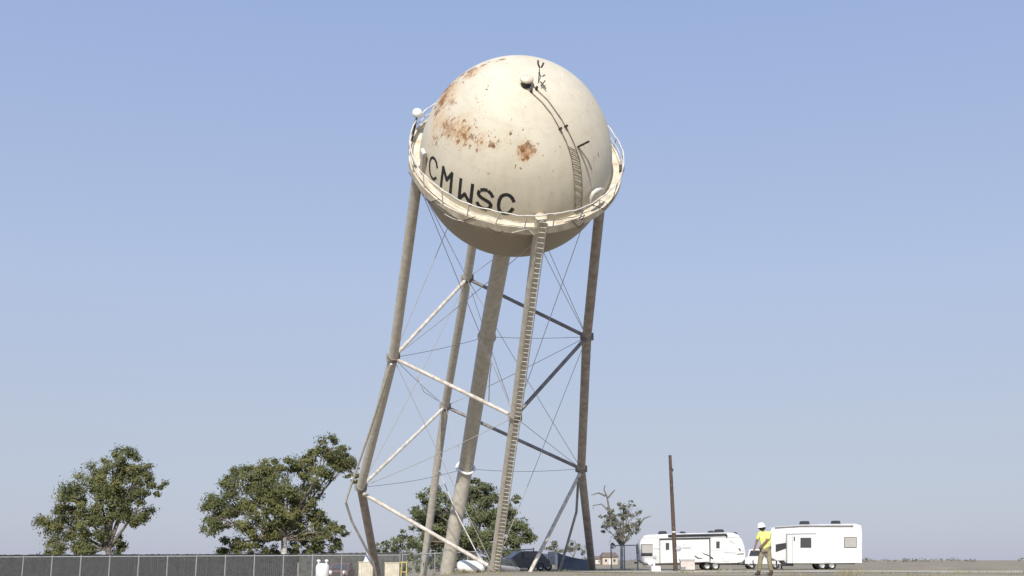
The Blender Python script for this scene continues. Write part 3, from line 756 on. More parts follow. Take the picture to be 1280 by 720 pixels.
def put(px, Y): x = at(px, 700, Y).x; return Vector((x, Y, ground_z(x, Y)))
def pxm(Y): return Y / F * (math.cos(PITCH))           # metres per pixel near the horizon
# white upright tank with two valves
b = put(403.5, 92); zt = fz(704, 92); r = .50
root = empty('pressure_tank', b, 'white upright tank with two valves on top by the fence', 'tank')
f = frame_at(b, Vector((0, 0, 1))); hgt = zt - b.z
MB().lathe([(.001, .0), (r * .8, .0), (r * .8, .12), (r, .15), (r, hgt - .25), (r * .85, hgt - .1), (r * .4, hgt), (.001, hgt)], f, 24).build('tank_shell', M['white'], root)
for s in (-1, 1):
    v = b + Vector((s * .3, -.05, hgt - .1))
    MB().tube([v, v + Vector((0, 0, .2))], .06, 8).lathe([(.001, .2), (.13, .2), (.15, .28), (.10, .36), (.001, .37)], frame_at(v, Vector((0, 0, 1))), 12).build('valve', M['white'], root)
# red car seen from the front
def car(name, b, label, paint, rz, L=4.4, W=1.8, H=1.45):
    root = empty(name, b, label, 'car')
    R3 = Matrix.Rotation(rz, 4, 'Z'); Tm = Matrix.Translation(b) @ R3
    def bm_(prof, y0, y1, nm, m, par=root, bev=.0):
        q = MB().prism(prof, y0, y1, (0, 0, 0), bev); q.v = [Tm @ v for v in q.v]; return q.build(nm, M[m], par)
    lower = [(-L / 2, .35), (-L / 2 + .05, .75), (-L / 2 + .2, .86), (-.95, .95), (1.35, .95), (L / 2 - .12, .90), (L / 2, .7), (L / 2 - .02, .35), (L / 2 - .4, .24), (-L / 2 + .4, .24)]
    body = bm_(lower, -W / 2, W / 2, 'body', paint, bev=.10)
    cab = [(-1.0, .93), (-.25, H - .05), (.1, H), (1.1, H), (1.5, H - .08), (2.0, .93)]
    bm_(cab, -W / 2 + .14, W / 2 - .14, 'cabin', paint, bev=.08)
    ws = [(-.98, .97), (-.97, .985), (-.27, H - .06), (-.255, H - .075)]
    q = MB(); q.add([Vector((-1.02, -W / 2 + .24, .97)), Vector((-1.02, W / 2 - .24, .97)), Vector((-.31, W / 2 - .30, H - .07)), Vector((-.31, -W / 2 + .30, H - .07))], [(0, 1, 2, 3)]); q.v = [Tm @ v for v in q.v]; q.build('windscreen', M['glass'], root)
    for s in (-1, 1):
        y = s * (W / 2 - .13)
        q = MB(); q.add([Vector((-.75, y, .98)), Vector((1.75, y, .98)), Vector((1.4, y, H - .12)), Vector((-.15, y, H - .1))], [(0, 1, 2, 3)]); q.v = [Tm @ v for v in q.v]; q.build('side_window', M['glass'], root)
        fh = frame_at(Tm @ Vector((-L / 2 + .06, s * (W / 2 - .32), .70)), R3.to_3x3() @ Vector((-1, 0, .15)))
        MB().lathe([(.001, .06), (.09, .055), (.15, .03), (.17, -.05)], fh, 16).build('headlight', M['lamp_glass'], root)
    q = MB().box((-L / 2 + .0, 0, .62), (.06, W * .45, .18)).box((-L / 2 - .02, 0, .40), (.10, W * .92, .16)); q.v = [Tm @ v for v in q.v]; q.build('grille', M['rv_dark'], root)
    for sx in (-L / 2 + .85, L / 2 - .85):
        for s in (-1, 1):
            wheel(root, Tm @ Vector((sx, s * (W / 2 - .1), .32)), .32, .2, R3.to_3x3() @ Vector((0, 1, 0)))
    return root
bq = put(426.5, 103.4)
car('parked_car', bq, 'dull red car facing the viewer with white headlights behind the fence', 'red', R_(90))
# cream block with a white cone cap, left of the left leg
def crate(name, pxa, pxb, py, Y, m, label, cat, depth=.9, band=None):
    a = put(pxa, Y); b = put(pxb, Y); zt = fz(py, Y); c = (a + b) / 2; base = ground_z(c.x, Y)
    root = empty(name, (c.x, Y, base), label, cat); w = b.x - a.x
    MB().box((c.x, Y, (base + zt) / 2), (w, depth, zt - base)).build('body', M[m], root)
    t = MB().box((c.x, Y, zt + .03), (w + .08, depth + .08, .06)); t.build('lid', M[m], root)
    rb = MB()
    for k in (-1, 1): rb.box((c.x + k * w * .32, Y - depth / 2 - .02, (base + zt) / 2), (.06, .04, (zt - base) * .9))
    rb.build('rib', M[band or m], root)
    return root, c, zt
root, c, zt = crate('utility_cabinet', 449.5, 467, 703, 91, 'cream', 'cream concrete block with pointed white cap beside the left leg', 'cabinet')
MB().lathe([(.001, .72), (.05, .68), (.26, .06), (.28, .06), (.28, 0), (.001, 0)], frame_at(Vector((at(459, 700, 91).x, 91, zt + .06)), Vector((0, 0, 1))), 14).build('cap', M['white'], root)
crate('storage_crate', 482, 500, 704, 92, 'cream', 'pale cream crate left of the yellow post', 'crate')
# pale yellow bollard frame
b = put(505, 92); zt = fz(703, 92)
root = empty('pipe_frame', b, 'faded yellow pipe frame next to the pale cream crate', 'frame')
for s in (-.20, .20): MB().tube([b + Vector((s, 0, -.1)), Vector((b.x + s, b.y, zt))], .05, 8).build('post', M['yellow_paint'], root)
MB().tube([Vector((b.x - .24, b.y, zt)), Vector((b.x + .24, b.y, zt))], .05, 8).build('crossbar', M['yellow_paint'], root)
MB().tube([Vector((b.x - .24, b.y, zt - .7)), Vector((b.x + .24, b.y, zt - .7))], .04, 8).build('crossbar', M['yellow_paint'], root)
# horizontal propane tank
zc = fz(707, 87.5); cx0 = at(571, 707, 87.5).x; cx1 = at(607, 707, 87.5).x; cc = Vector(((cx0 + cx1) / 2, 87.5, zc)); rad = .42
gz = ground_z(cc.x, 87.5)
root = empty('propane_tank', (cc.x, 87.5, gz), 'white horizontal gas tank lying behind the foot of the front leg', 'tank')
fh = frame_at(Vector((cx0, 87.5, zc)), Vector((1, 0, -.06)), Vector((0, 0, 1))); Lh = cx1 - cx0
MB().lathe([(.001, 0), (rad * .55, .05), (rad * .88, .18), (rad, .36), (rad, Lh - .36), (rad * .88, Lh - .18), (rad * .55, Lh - .05), (.001, Lh)], fh, 28).build('shell', M['white'], root)
for t in (.25, .75):
    x = cx0 + Lh * t; zb = zc - rad * .5
    MB().box((x, 87.5, (gz + zb) / 2 - .05), (.16, .7, zb - gz + .1)).build('cradle', M['rust_steel'], root)
MB().lathe([(.001, .0), (.11, .0), (.12, .14), (.001, .18)], frame_at(Vector((cc.x, 87.5, zc + rad - .02)), Vector((0, 0, 1))), 12).build('valve_cover', M['dark_steel'], root)
# dark car behind the front leg
bq = put(650, 94.5); 
car('parked_car', bq + Vector((0, .6, 0)), 'dark grey car with glossy bonnet just right of the front leg', 'car_dark', R_(25), H=1.5)
# white box trailer beside the loose strut
b = put(684, 97); w = 25 * pxm(97); zt = fz(692, 97)
root = empty('cargo_trailer', b, 'small white box trailer behind the loose diagonal strut', 'trailer')
MB().prism([(-w / 2, .45), (-w / 2, zt - b.z - .2), (-w / 2 + .2, zt - b.z), (w / 2 - .1, zt - b.z), (w / 2, zt - b.z - .1), (w / 2, .45)], -1, 1, b, .05).build('box', M['rv_white'], root)
for s in (-.9, .9): wheel(root, b + Vector((.05, s, .30)), .30, .18)
MB().box(b + Vector((w * .2, -1.01, .95)), (.55, .03, 1.0)).build('door', M['rv_grey'], root)
MB().box(b + Vector((w * .2, -1.035, 1.0)), (.10, .03, .05)).build('handle', M['rv_dark'], root)
MB().tube([b + Vector((-w / 2 + .1, 0, .42)), b + Vector((-w / 2 - .75, 0, .42))], .05, 8).build('tongue', M['dark_steel'], root)
# tarp covered lean-to
Y = 105; a = put(697, Y); b = put(737, Y); za = fz(691, Y); zb = fz(700, Y)
root = empty('tarpaulin_shelter', (a + b) / 2, 'blue-grey tarpaulin shelter sloping down to the right leg', 'shelter')
mb = MB(); nx, nz = 16, 10; vs = []
for sgn in (0, 1):
    for i in range(nx + 1):
        for k in range(nz + 1):
            t = i / nx; u = k / nz; x = a.x + (b.x - a.x) * t; zt = za + (zb - za) * t - .10 * math.sin(math.pi * t)
            zg = ground_z(x, Y)
            vs.append((x, Y - 1.0 * (1 - u * .75) * (1 if sgn == 0 else -1.0) + .05 * math.sin(t * 19 + u * 3), zg + (zt - zg) * u))
off = (nx + 1) * (nz + 1); fs = []
for s in (0, 1):
    fs += [(s * off + i * (nz + 1) + k, s * off + (i + 1) * (nz + 1) + k, s * off + (i + 1) * (nz + 1) + k + 1, s * off + i * (nz + 1) + k + 1) for i in range(nx) for k in range(nz)]
fs += [(i * (nz + 1) + nz, (i + 1) * (nz + 1) + nz, off + (i + 1) * (nz + 1) + nz, off + i * (nz + 1) + nz) for i in range(nx)]
for i in (0, nx): fs += [(i * (nz + 1) + k, i * (nz + 1) + k + 1, off + i * (nz + 1) + k + 1, off + i * (nz + 1) + k) for k in range(nz)]
mb.add(vs, fs, True).build('tarpaulin', M['tarp'], root)
for q, zq in ((a, za), (b, zb)): MB().tube([q, Vector((q.x, q.y, zq + .06))], .04, 7).build('pole', M['steel'], root)

# ------------------------------------------------------------------ utility pole
Y = 91; b = put(844.2, Y); tp = at(837.5, 569, Y)
root = empty('utility_pole', b, 'bare brown wooden utility pole in front of the white travel trailer', 'pole')
MB().tube([b - Vector((0, 0, .3)), b.lerp(tp, .5), tp], [.165, .145, .115], 14).build('pole', M['pole'], root)
t1 = b.lerp(tp, .87); MB().box(t1 + Vector((.13, -.08, 0)), (.10, .12, .22)).build('bracket', M['dark_steel'], root)
t1 = b.lerp(tp, .335); MB().tube([t1 - Vector((0, 0, .04)), t1 + Vector((0, 0, .04))], .16, 14).build('band', M['white'], root)
t1 = b.lerp(tp, .19); 
f = frame_at(t1 + Vector((.26, -.16, .02)), Vector((0, -1, 0)))
MB().lathe([(.001, .10), (.17, .10), (.20, .06), (.20, -.06), (.001, -.06)], f, 18).build('meter', M['rv_grey'], root)

# ------------------------------------------------------------------ travel trailer
def rvp(px, py, Y): q = at(px, py, Y); return q
Y = 105.0; s = at(641, 700, Y).x                      # metres per pixel at that distance
x0 = at(799, 700, Y).x; x1 = at(933, 700, Y).x
gz = ground_z((x0 + x1) / 2, Y); O = Vector((0, Y, 0))
root = empty('travel_trailer', ((x0 + x1) / 2, Y + 1.2, gz), 'long white travel trailer with dark slide-out outline and rounded front', 'travel trailer')
def P_(px, py): q = at(px, py, Y); return (q.x, q.z)
prof = [P_(*p) for p in ((799, 700), (798.8, 690), (799.5, 679), (801.5, 674), (805, 669.8), (811, 668.3), (850, 666.8), (905, 665.6), (917, 665.8), (923, 668.5), (928, 675), (931, 683), (932.5, 692), (932, 699), (928, 702.5), (922, 704), (895, 704.5), (880, 703), (860, 704.8), (805, 704.5))]
body = MB().prism(prof, 0, 2.45, O, .10).build('body', M['rv_white'], root)
def panel(pts, m, name, par=root, off=.012, th=.03, YY=None):
    yy = Y if YY is None else YY
    q = MB(); pl = [P_(*p) for p in pts]
    q.prism(pl, -off - th, -off + .012, Vector((0, yy, 0))); return q.build(name, M[m], par)
# slide-out: raised box with dark edge trim
so_ = panel([(825, 704), (825, 674.5), (886, 673), (886.5, 702)], 'rv_white', 'slide_out', off=.02, th=.34)
panel([(824, 674.8), (824, 673.2), (887.2, 671.7), (887.2, 673.6)], 'rv_dark', 'slide_trim', so_, off=.02, th=.42)
panel([(885.6, 673.5), (887, 673.5), (887.4, 701), (886, 701)], 'rv_dark', 'slide_trim', so_, off=.02, th=.38)
panel([(824, 675), (825, 675), (825.2, 703.5), (824.2, 703.5)], 'rv_grey', 'slide_trim', so_, off=.02, th=.36)
def window(pts, par, off, m='glass'):
    xs = [p[0] for p in pts]; ys = [p[1] for p in pts]; e = .7
    fr = panel([(min(xs) - e, max(ys) + e), (min(xs) - e, min(ys) - e), (max(xs) + e, min(ys) - e), (max(xs) + e, max(ys) + e)], 'rv_dark', 'window', par, off=off, th=.02)
    panel(pts, m, 'pane', fr, off=off + .022, th=.012); return fr
w_ = window([(802, 694.5), (802, 681), (815.5, 681), (815.5, 694.5)], root, .012, 'shade')
panel([(802.3, 694.5), (802.3, 691.2), (815.2, 691.2), (815.2, 694.5)], 'rv_dark', 'lower_pane', w_, off=.05, th=.012)
window([(832.3, 686.5), (832.3, 679.5), (835, 679.5), (835, 686.5)], so_, .37)
window([(896, 684.5), (896, 677.5), (898.8, 677.5), (898.8, 684.5)], root, .012)
panel([(815.8, 700), (815.8, 673), (822.5, 673), (822.5, 700)], 'rv_white', 'entry_door', off=.012, th=.03)
panel([(815.9, 686.3), (815.9, 685.5), (824, 685.5), (824, 686.3)], 'rv_grey', 'trim_strip', off=.045, th=.012)
# graphics
for pts in ([(867.5, 694), (868.5, 694.5), (872, 697), (877, 698), (877, 698.8), (871, 698.3), (867.6, 695.6)], [(876, 690), (880, 692), (886, 694.2), (886, 695.6), (880, 693.2)], [(851, 684.4), (863, 684), (863, 685.6), (851, 685.8)], [(853, 681.8), (853.8, 679.8), (856, 681.4)]):
    panel(pts, 'rv_grey' if pts[0][0] < 866 else 'rv_dark', 'decal', so_, off=.362, th=.012)
for pts in ([(887.6, 695), (893, 698.5), (893, 700), (887.6, 697.6)], [(910, 675.5), (913.5, 676), (919, 680.3), (913.8, 677.2)], [(923, 684.5), (926, 687), (925.5, 689), (923.4, 686.8)], [(921, 692.3), (929.5, 691.6), (929.5, 692.8), (921, 693.2)], [(905, 690.2), (919, 690.6), (921, 691.4), (906, 691.2)]):
    panel(pts, 'rv_grey' if pts[0][0] in (910, 905) else 'rv_dark', 'decal', root, off=.012, th=.014)
for pts in ([(800, 697.2), (800, 696.8), (823, 697), (823, 697.4)], [(888, 688.6), (888, 688.2), (930, 688.4), (930, 688.8)], [(801, 672.6), (801, 672.2), (823, 672), (823, 672.4)], [(888, 671.6), (888, 671.2), (926, 671.6), (926, 672)]):
    panel(pts, 'rv_grey', 'seam', root, off=.008, th=.012)
for (xa, xb, ya, yb) in ((891, 899, 697.5, 702.5), (903, 912, 696, 702), (804, 812, 698.5, 703)):
    d_ = panel([(xa, yb), (xa, ya), (xb, ya), (xb, yb)], 'rv_grey', 'baggage_door', root, off=.008, th=.014)
    panel([(xa + .3, yb - .3), (xa + .3, ya + .3), (xb - .3, ya + .3), (xb - .3, yb - .3)], 'rv_white', 'door_skin', d_, off=.024, th=.010)
# awning along the roof line
aw = MB().tube([Vector((P_(x, 669.6)[0], Y - .14, P_(x, 669.6 - (x - 835) * .022)[1])) for x in (835, 860, 890, 908)], .085, 8).build('awning', M['rv_dark'], root)
panel([(907.5, 671.5), (907.5, 668.5), (909, 668.5), (909, 671.5)], 'rv_dark', 'awning_bracket', aw, off=.02, th=.14)
# roof gear
for (xa, xb, yt, d) in ((825, 835, 663.5, 1.0), (887.5, 894.5, 663, .9), (896, 907, 661.3, 1.0)):
    a = P_(xa, 668); c = P_(xb, yt)
    MB().prism([(a[0], a[1]), (a[0] + .06, c[1] - .06), (a[0] + .16, c[1]), (c[0] - .12, c[1]), (c[0], c[1] - .14), (c[0], a[1])], .7, .7 + d, O, .04).build('air_conditioner', M['rv_dark'], root)
a = P_(852, 667.5); c = P_(861, 664)
MB().prism([(a[0], c[1] - .05), (a[0] + .1, c[1]), (c[0] - .25, c[1]), (c[0], a[1]), (a[0] + .3, a[1])], .9, 1.6, O, .03).build('roof_vent', M['rv_dark'], root)
a = P_(918.5, 666); MB().prism([(a[0], a[1] + .0), (a[0] + .05, a[1] + .07), (a[0] + .25, a[1] + .05), (a[0] + .4, a[1] - .22), (a[0] + .3, a[1] - .22)], .5, 1.7, O, .02).build('front_marker_cap', M['rv_dark'], root)
# under carriage
cz = gz + .62
MB().box(((x0 + x1) / 2, Y + 1.2, cz - .05), (x1 - x0 - 1.0, 1.3, .22)).build('chassis', M['dark_steel'], root)
for px in (884, 894.5):
    for yy in (.28, 2.15): wheel(root, (at(px, 700, Y).x, Y + yy, gz + .37), .37, .24)
for px, yy in ((812, .3), (905, .3), (913, .3)):
    x = at(px, 700, Y).x; MB().tube([(x, Y + yy, gz), (x, Y + yy, cz)], .05, 8).box((x, Y + yy, gz + .03), (.3, .3, .06)).build('stabiliser_jack', M['steel'], root)
x = at(808, 700, Y).x; MB().tube([(x - .3, Y - .1, cz - .1), (x - .2, Y - .3, gz + .3), (x + .5, Y - .3, gz + .3), (x + .5, Y - .3, gz)], .04, 6).build('step', M['steel'], root)
xb = P_(933, 700)[0]
MB().prism([(xb - .05, gz + .42), (xb - .02, gz + .95), (xb + .25, gz + 1.05), (xb + .42, gz + .9), (xb + .40, gz + .42)], .85, 1.6, O, .05).build('gas_bottle_cover', M['white'], root)
MB().tube([(xb - .5, Y + .5, cz - .12), (xb + 1.0, Y + 1.2, cz - .12)], .05, 8).tube([(xb - .5, Y + 1.9, cz - .12), (xb + 1.0, Y + 1.2, cz - .12)], .05, 8).tube([(xb + .8, Y + 1.2, gz), (xb + .8, Y + 1.2, cz + .2)], .05, 8).build('tongue', M['dark_steel'], root)
xs = P_(799, 700)[0]
MB().box((xs - .10, Y + .5, P_(799, 687)[1]), (.14, .35, .75)).build('rear_ladder', M['rv_dark'], root)
MB().box((xs - .12, Y + 1.2, gz + .62), (.16, 2.3, .14)).build('rear_bumper', M['dark_steel'], root)

# ------------------------------------------------------------------ fifth wheel camper (partly behind the man)
Y = 108.0; O = Vector((0, Y, 0))
def P_(px, py): q = at(px + (5 if px < 990 else 0), py, Y); return (q.x, q.z)
x0 = P_(957, 700)[0]; x1 = P_(1078, 700)[0]; xc = (x0 + x1) / 2; gz = ground_z(xc, Y)
root = empty('fifth_wheel_camper', (xc, Y + 1.2, gz), 'white camper with dark wedge decal directly behind the man', 'camper')
prof = [P_(*p) for p in ((955, 688), (956, 668), (960, 660), (964, 658.6), (1000, 655.6), (1070, 654.5), (1077, 657), (1078, 663), (1078, 704), (985, 705), (977, 704), (975, 701), (966, 701), (958, 697))]
MB().prism(prof, 0, 2.45, O, .10).build('body', M['rv_white'], root)
panel([(964.5, 690), (964.5, 680.5), (977.5, 678.5), (977.5, 685.5)], 'rv_dark', 'wedge_decal', root)
so_ = panel([(978, 704), (978, 667.5), (1018, 666.5), (1018, 704)], 'rv_white', 'slide_out', root, off=.02, th=.34)
panel([(977.3, 668.2), (977.3, 667), (1018.7, 666), (1018.7, 667.2)], 'rv_grey', 'slide_trim', so_, off=.02, th=.40)
panel([(977.2, 704), (977.2, 668), (978.2, 668), (978.2, 704)], 'rv_grey', 'slide_trim', so_, off=.02, th=.37)
panel([(984.3, 704), (984.3, 669), (985, 669), (985, 704)], 'rv_grey', 'slide_trim', so_, off=.355, th=.02)
window([(987.5, 676), (987.5, 671), (991, 671), (991, 676)], so_, .365)
window([(1000, 684), (1000, 673), (1012, 673), (1012, 684)], so_, .365)
window([(1056, 684), (1056, 672), (1070, 672), (1070, 684)], root, .012, 'shade')
panel([(1030, 703), (1030, 669), (1039, 669), (1039, 703)], 'rv_white', 'entry_door', root, th=.03)
MB().tube([Vector((P_(x, 657)[0], Y - .12, P_(x, 659.0 - (x - 962) * .06 if x < 1000 else 656.9)[1])) for x in (963, 985, 1000, 1066)], .07, 8).build('awning', M['rv_grey'], root)
for (xa, xb, yt) in ((1004, 1015, 651), (1044, 1054, 650.5)):
    a = P_(xa, 656.5); c = P_(xb, yt); MB().prism([(a[0], a[1]), (a[0] + .1, c[1]), (c[0] - .1, c[1]), (c[0], a[1])], .7, 1.7, O, .04).build('air_conditioner', M['rv_dark'], root)
MB().box((xc + .6, Y + 1.2, gz + .58), (x1 - x0 - 2.2, 1.3, .24)).build('chassis', M['dark_steel'], root)
for px in (1028, 1040):
    for yy in (.28, 2.15): wheel(root, (at(px, 700, Y).x, Y + yy, gz + .38), .38, .24)
for px in (972, 978):
    x = at(px, 700, Y).x; MB().tube([(x, Y + .5, gz), (x, Y + .5, gz + .8)], .06, 8).box((x, Y + .5, gz + .04), (.3, .3, .08)).build('landing_jack', M['dark_steel'], root)
x = at(984, 700, Y).x; MB().box((x, Y + .1, gz + .45), (1.0, .5, .32)).build('storage_box', M['rv_dark'], root)

# white pickup between the two campers
b = put(942, 118)
root = empty('pickup_truck', b, 'small white vehicle with dark window between the two campers', 'truck')
Yp = 118; 
MB().prism([(-.95, .45), (-.98, .95), (-.75, 1.15), (-.55, 1.75), (-.35, 1.85), (.45, 1.85), (.60, 1.15), (2.6, 1.12), (2.6, .45)], -.9, .9, b, .07).build('body', M['rv_white'], root)
MB().add([b + Vector(p) for p in ((-.60, -.91, 1.2), (.45, -.91, 1.2), (.38, -.91, 1.72), (-.42, -.91, 1.72))], [(0, 1, 2, 3)]).build('side_window', M['glass'], root)
for sx in (-.35, 1.9):
    for yy in (-.75, .75): wheel(root, b + Vector((sx, yy, .38)), .38, .22)

# ------------------------------------------------------------------ boxes by the pole
def small_box(name, pxa, pxb, pyt, pyb, Y, m, label, cat, top=None):
    a = at(pxa, pyb, Y); b = at(pxb, pyt, Y); c = (a + b) / 2; zb = ground_z(c.x, Y); w = b.x - a.x; h = b.z - zb
    root = empty(name, (c.x, Y, zb), label, cat)
    q = MB().prism([(-w / 2, 0), (-w / 2, h - .05), (-w / 2 + .05, h), (w / 2 - .05, h), (w / 2, h - .05), (w / 2, 0)], -.35, .35, Vector((c.x, Y, zb)), .02); q.build('case', M[m], root)
    MB().box((c.x, Y - .37, zb + h * .5), (w * .8, .02, h * .8)).build('door', M[m], root)
    MB().box((c.x + w * .3, Y - .395, zb + h * .55), (.05, .03, .14)).build('handle', M['rv_grey'], root)
    if top: MB().box((c.x, Y, zb + h + .06), (w + .1, .8, .12)).build('top_cover', M[top], root)
    return root
small_box('utility_box', 814, 825, 707.5, 717, 88, 'white', 'small white metal box standing left of the pole', 'box')
small_box('electrical_cabinet', 850.5, 867.5, 701, 714, 96, 'pinkish', 'pale pinkish cabinet with grey top right of the pole', 'cabinet', 'rv_grey')
# jumble: valve stack above the white box, spare tyre, pallet
b = put(817.5, 89.5); root = empty('standpipe', b, 'short white standpipe with round valves behind the small white box', 'pipe')
MB().tube([b, b + Vector((0, 0, .95))], .08, 10).tube([b + Vector((-.22, 0, .7)), b + Vector((.25, 0, .7))], .06, 8).build('pipe', M['white'], root)
MB().lathe([(.001, .06), (.19, .05), (.20, 0), (.001, -.04)], frame_at(b + Vector((-.28, -.03, .62)), Vector((0, -1, 0))), 16).build('valve', M['white'], root)
MB().lathe([(.001, .06), (.13, .05), (.14, 0), (.001, -.04)], frame_at(b + Vector((.05, -.03, 1.0)), Vector((0, -1, 0))), 16).build('valve', M['rv_grey'], root)
b = put(866, 86.5); root = empty('wooden_pallet', b, 'low pale pallet with dark sheet on top lying on the gravel', 'pallet')
MB().box(b + Vector((0, 0, .08)), (1.45, 1.0, .04)).box(b + Vector((0, -.42, .04)), (1.45, .09, .08)).box(b + Vector((0, .42, .04)), (1.45, .09, .08)).build('deck', M['cream'], root)
MB().box(b + Vector((-.1, 0, .135)), (1.15, .85, .05)).build('sheet', M['rv_dark'], root)
b = put(853.5, 88); root = empty('white_bucket', b, 'small white bucket beside the base of the pole', 'bucket')
f = frame_at(b, Vector((0, 0, 1)))
MB().lathe([(.001, .01), (.14, .01), (.18, .36), (.19, .36), (.16, .34), (.001, .05)], f, 18).build('pail', M['white'], root)
MB().tube([b + Vector((.18 * math.cos(t), -.02, .36 - .14 * math.sin(t))) for t in [i * math.pi / 8 for i in range(9)]], .012, 5).build('handle', M['steel'], root)

# ------------------------------------------------------------------ distant houses
def house(pxa, pxb, pyr, Y, label, gb='houses far behind the site'):
    a = at(pxa, pyr, Y); b = at(pxb, pyr, Y); w = b.x - a.x; cx = (a.x + b.x) / 2; z0 = ground_z(cx, Y); h = a.z - z0
    root = empty('house', (cx, Y, z0), label, 'house', gb); o = Vector((cx, Y, z0)); e = h * .62
    MB().box(o + Vector((0, 3, e / 2)), (w, 6, e)).build('wall', M['house_wall'], root)
    MB().prism([(-w / 2 - .3, e + .01), (-w / 2 + w * .15, h), (w / 2 - w * .15, h), (w / 2 + .3, e + .01)], -.3, 6.3, o).build('roof', M['house_roof'], root)
    for t in (-.28, .28):
        fr = MB().box(o + Vector((w * t, -.02, e * .55)), (w * .18, .05, e * .4)).build('window', M['white'], root)
        MB().box(o + Vector((w * t, -.06, e * .55)), (w * .15, .04, e * .33)).build('pane', M['glass'], fr)
    MB().box(o + Vector((0, -.02, e * .38)), (w * .12, .05, e * .74)).build('door', M['white'], root)
house(753, 772, 690.5, 230, 'far tan house with brown roof left of the small sparse tree')
house(741, 751, 695, 260, 'far low pale house beside the right leg')

# ------------------------------------------------------------------ the man in the yellow shirt
def skin_mesh(name, verts, edges, radii, m, parent, root_i=0, sub=2):
    me = bpy.data.meshes.new(name); me.from_pydata([tuple(v) for v in verts], edges, []); me.update()
    o = bpy.data.objects.new(name, me); col.objects.link(o)
    o.modifiers.new('skin', 'SKIN'); o.modifiers.new('sub', 'SUBSURF').levels = sub
    o.modifiers['sub'].render_levels = sub; o.modifiers['skin'].use_smooth_shade = True
    for i, r in enumerate(radii):
        sv = me.skin_vertices[0].data[i]; sv.radius = r if isinstance(r, tuple) else (r, r); sv.use_root = (i == root_i)
    bpy.context.view_layer.update()
    dg = bpy.context.evaluated_depsgraph_get(); ev = o.evaluated_get(dg)
    nm = bpy.data.meshes.new_from_object(ev); nm.name = name
    o.modifiers.clear(); o.data = nm; nm.materials.clear(); nm.materials.append(M[m])
    for p in nm.polygons: p.use_smooth = True
    o.parent = parent; o.matrix_local = Matrix.Identity(4); WM[o.name] = wm(parent)
    return o
YP = 42.7
b = put(957.5, YP)
b.z = max(b.z, ground_z(b.x, YP))
man = empty('person', b, 'man in white hard hat, yellow shirt and khaki trousers walking left, seen from behind', 'person')
S = 1.0
# local frame: x right in picture, y away from the camera, z up. Walks left and away, head turned left
J = dict(pelvis=(0, 0, .93), waist=(0.0, 0, 1.08), chest=(-.02, 0, 1.32), neck=(-.065, 0, 1.51), head=(-.095, 0, 1.60), crown=(-.105, 0, 1.72),
         shl=(-.17, .07, 1.43), ell=(-.27, .12, 1.16), wrl=(-.36, .02, .96), shr=(.15, -.06, 1.42), elr=(.0, -.22, 1.17), wrr=(-.18, -.26, 1.02),
         hpl=(-.09, .04, .90), knl=(-.19, .07, .50), anl=(-.24, .12, .10), tol=(-.36, .10, .04), hpr=(.09, -.03, .90), knr=(.10, -.08, .49), anr=(.17, -.02, .11), tor=(.07, -.05, .04))
names = list(J); idx = {k: i for i, k in enumerate(names)}
rad = dict(pelvis=(.13, .10), waist=(.125, .09), chest=(.125, .09), neck=.056, head=.092, crown=.075, shl=.055, ell=.046, wrl=.032, shr=.055, elr=.046, wrr=.032,
           hpl=.08, knl=.058, anl=.04, tol=.022, hpr=.08, knr=.058, anr=.04, tor=.022)
ed = [('pelvis', 'waist'), ('waist', 'chest'), ('chest', 'neck'), ('neck', 'head'), ('head', 'crown'), ('chest', 'shl'), ('shl', 'ell'), ('ell', 'wrl'), ('chest', 'shr'), ('shr', 'elr'), ('elr', 'wrr'),
      ('pelvis', 'hpl'), ('hpl', 'knl'), ('knl', 'anl'), ('anl', 'tol'), ('pelvis', 'hpr'), ('hpr', 'knr'), ('knr', 'anr'), ('anr', 'tor')]
V = [Vector(J[k]) for k in names]; E = [(idx[a], idx[b]) for a, b in ed]; RR = [rad[k] for k in names]
# hands: palm, four fingers, thumb grown from each wrist
for w, e, fw_ in (('wrl', 'ell', Vector((-.3, -.1, -.9))), ('wrr', 'elr', Vector((-.8, -.1, -.5)))):
    fwd = (Vector(J[w]) - Vector(J[e])).normalized(); side = fwd.cross(Vector((0, 0, 1))).normalized(); nrm = side.cross(fwd)
    pi_ = len(V); V.append(Vector(J[w]) + fwd * .07); RR.append((.036, .022)); E.append((idx[w], pi_))
    for k, (o, ln) in enumerate(((-.033, .075), (-.011, .085), (.011, .08), (.033, .062))):
        a = V[pi_] + fwd * .03 + side * o; i0 = len(V)
        V += [a, a + fwd * ln * .5 - nrm * .008, a + fwd * ln * .85 - nrm * .03]; RR += [.0095, .009, .008]; E += [(pi_, i0), (i0, i0 + 1), (i0 + 1, i0 + 2)]
    a = V[pi_] - fwd * .03 - side * .035; i0 = len(V)
    V += [a, a + fwd * .035 - side * .025]; RR += [.012, .010]; E += [(pi_, i0), (i0, i0 + 1)]
skin_mesh('body', V, E, RR, 'skin', man)
def sub_skin(name, keys, edges, rads, m, extra=None):
    ks = list(keys); v = [Vector(J[k]) if k in J else Vector(extra[k]) for k in ks]; ii = {k: i for i, k in enumerate(ks)}
    return skin_mesh(name, v, [(ii[a], ii[b]) for a, b in edges], [rads[k] for k in ks], m, man)
ex = {'hem': (0.0, -.0, .90), 'sl': tuple(Vector(J['shl']).lerp(Vector(J['ell']), .85)), 'sr': tuple(Vector(J['shr']).lerp(Vector(J['elr']), .85)), 'col': (-.05, 0, 1.46)}
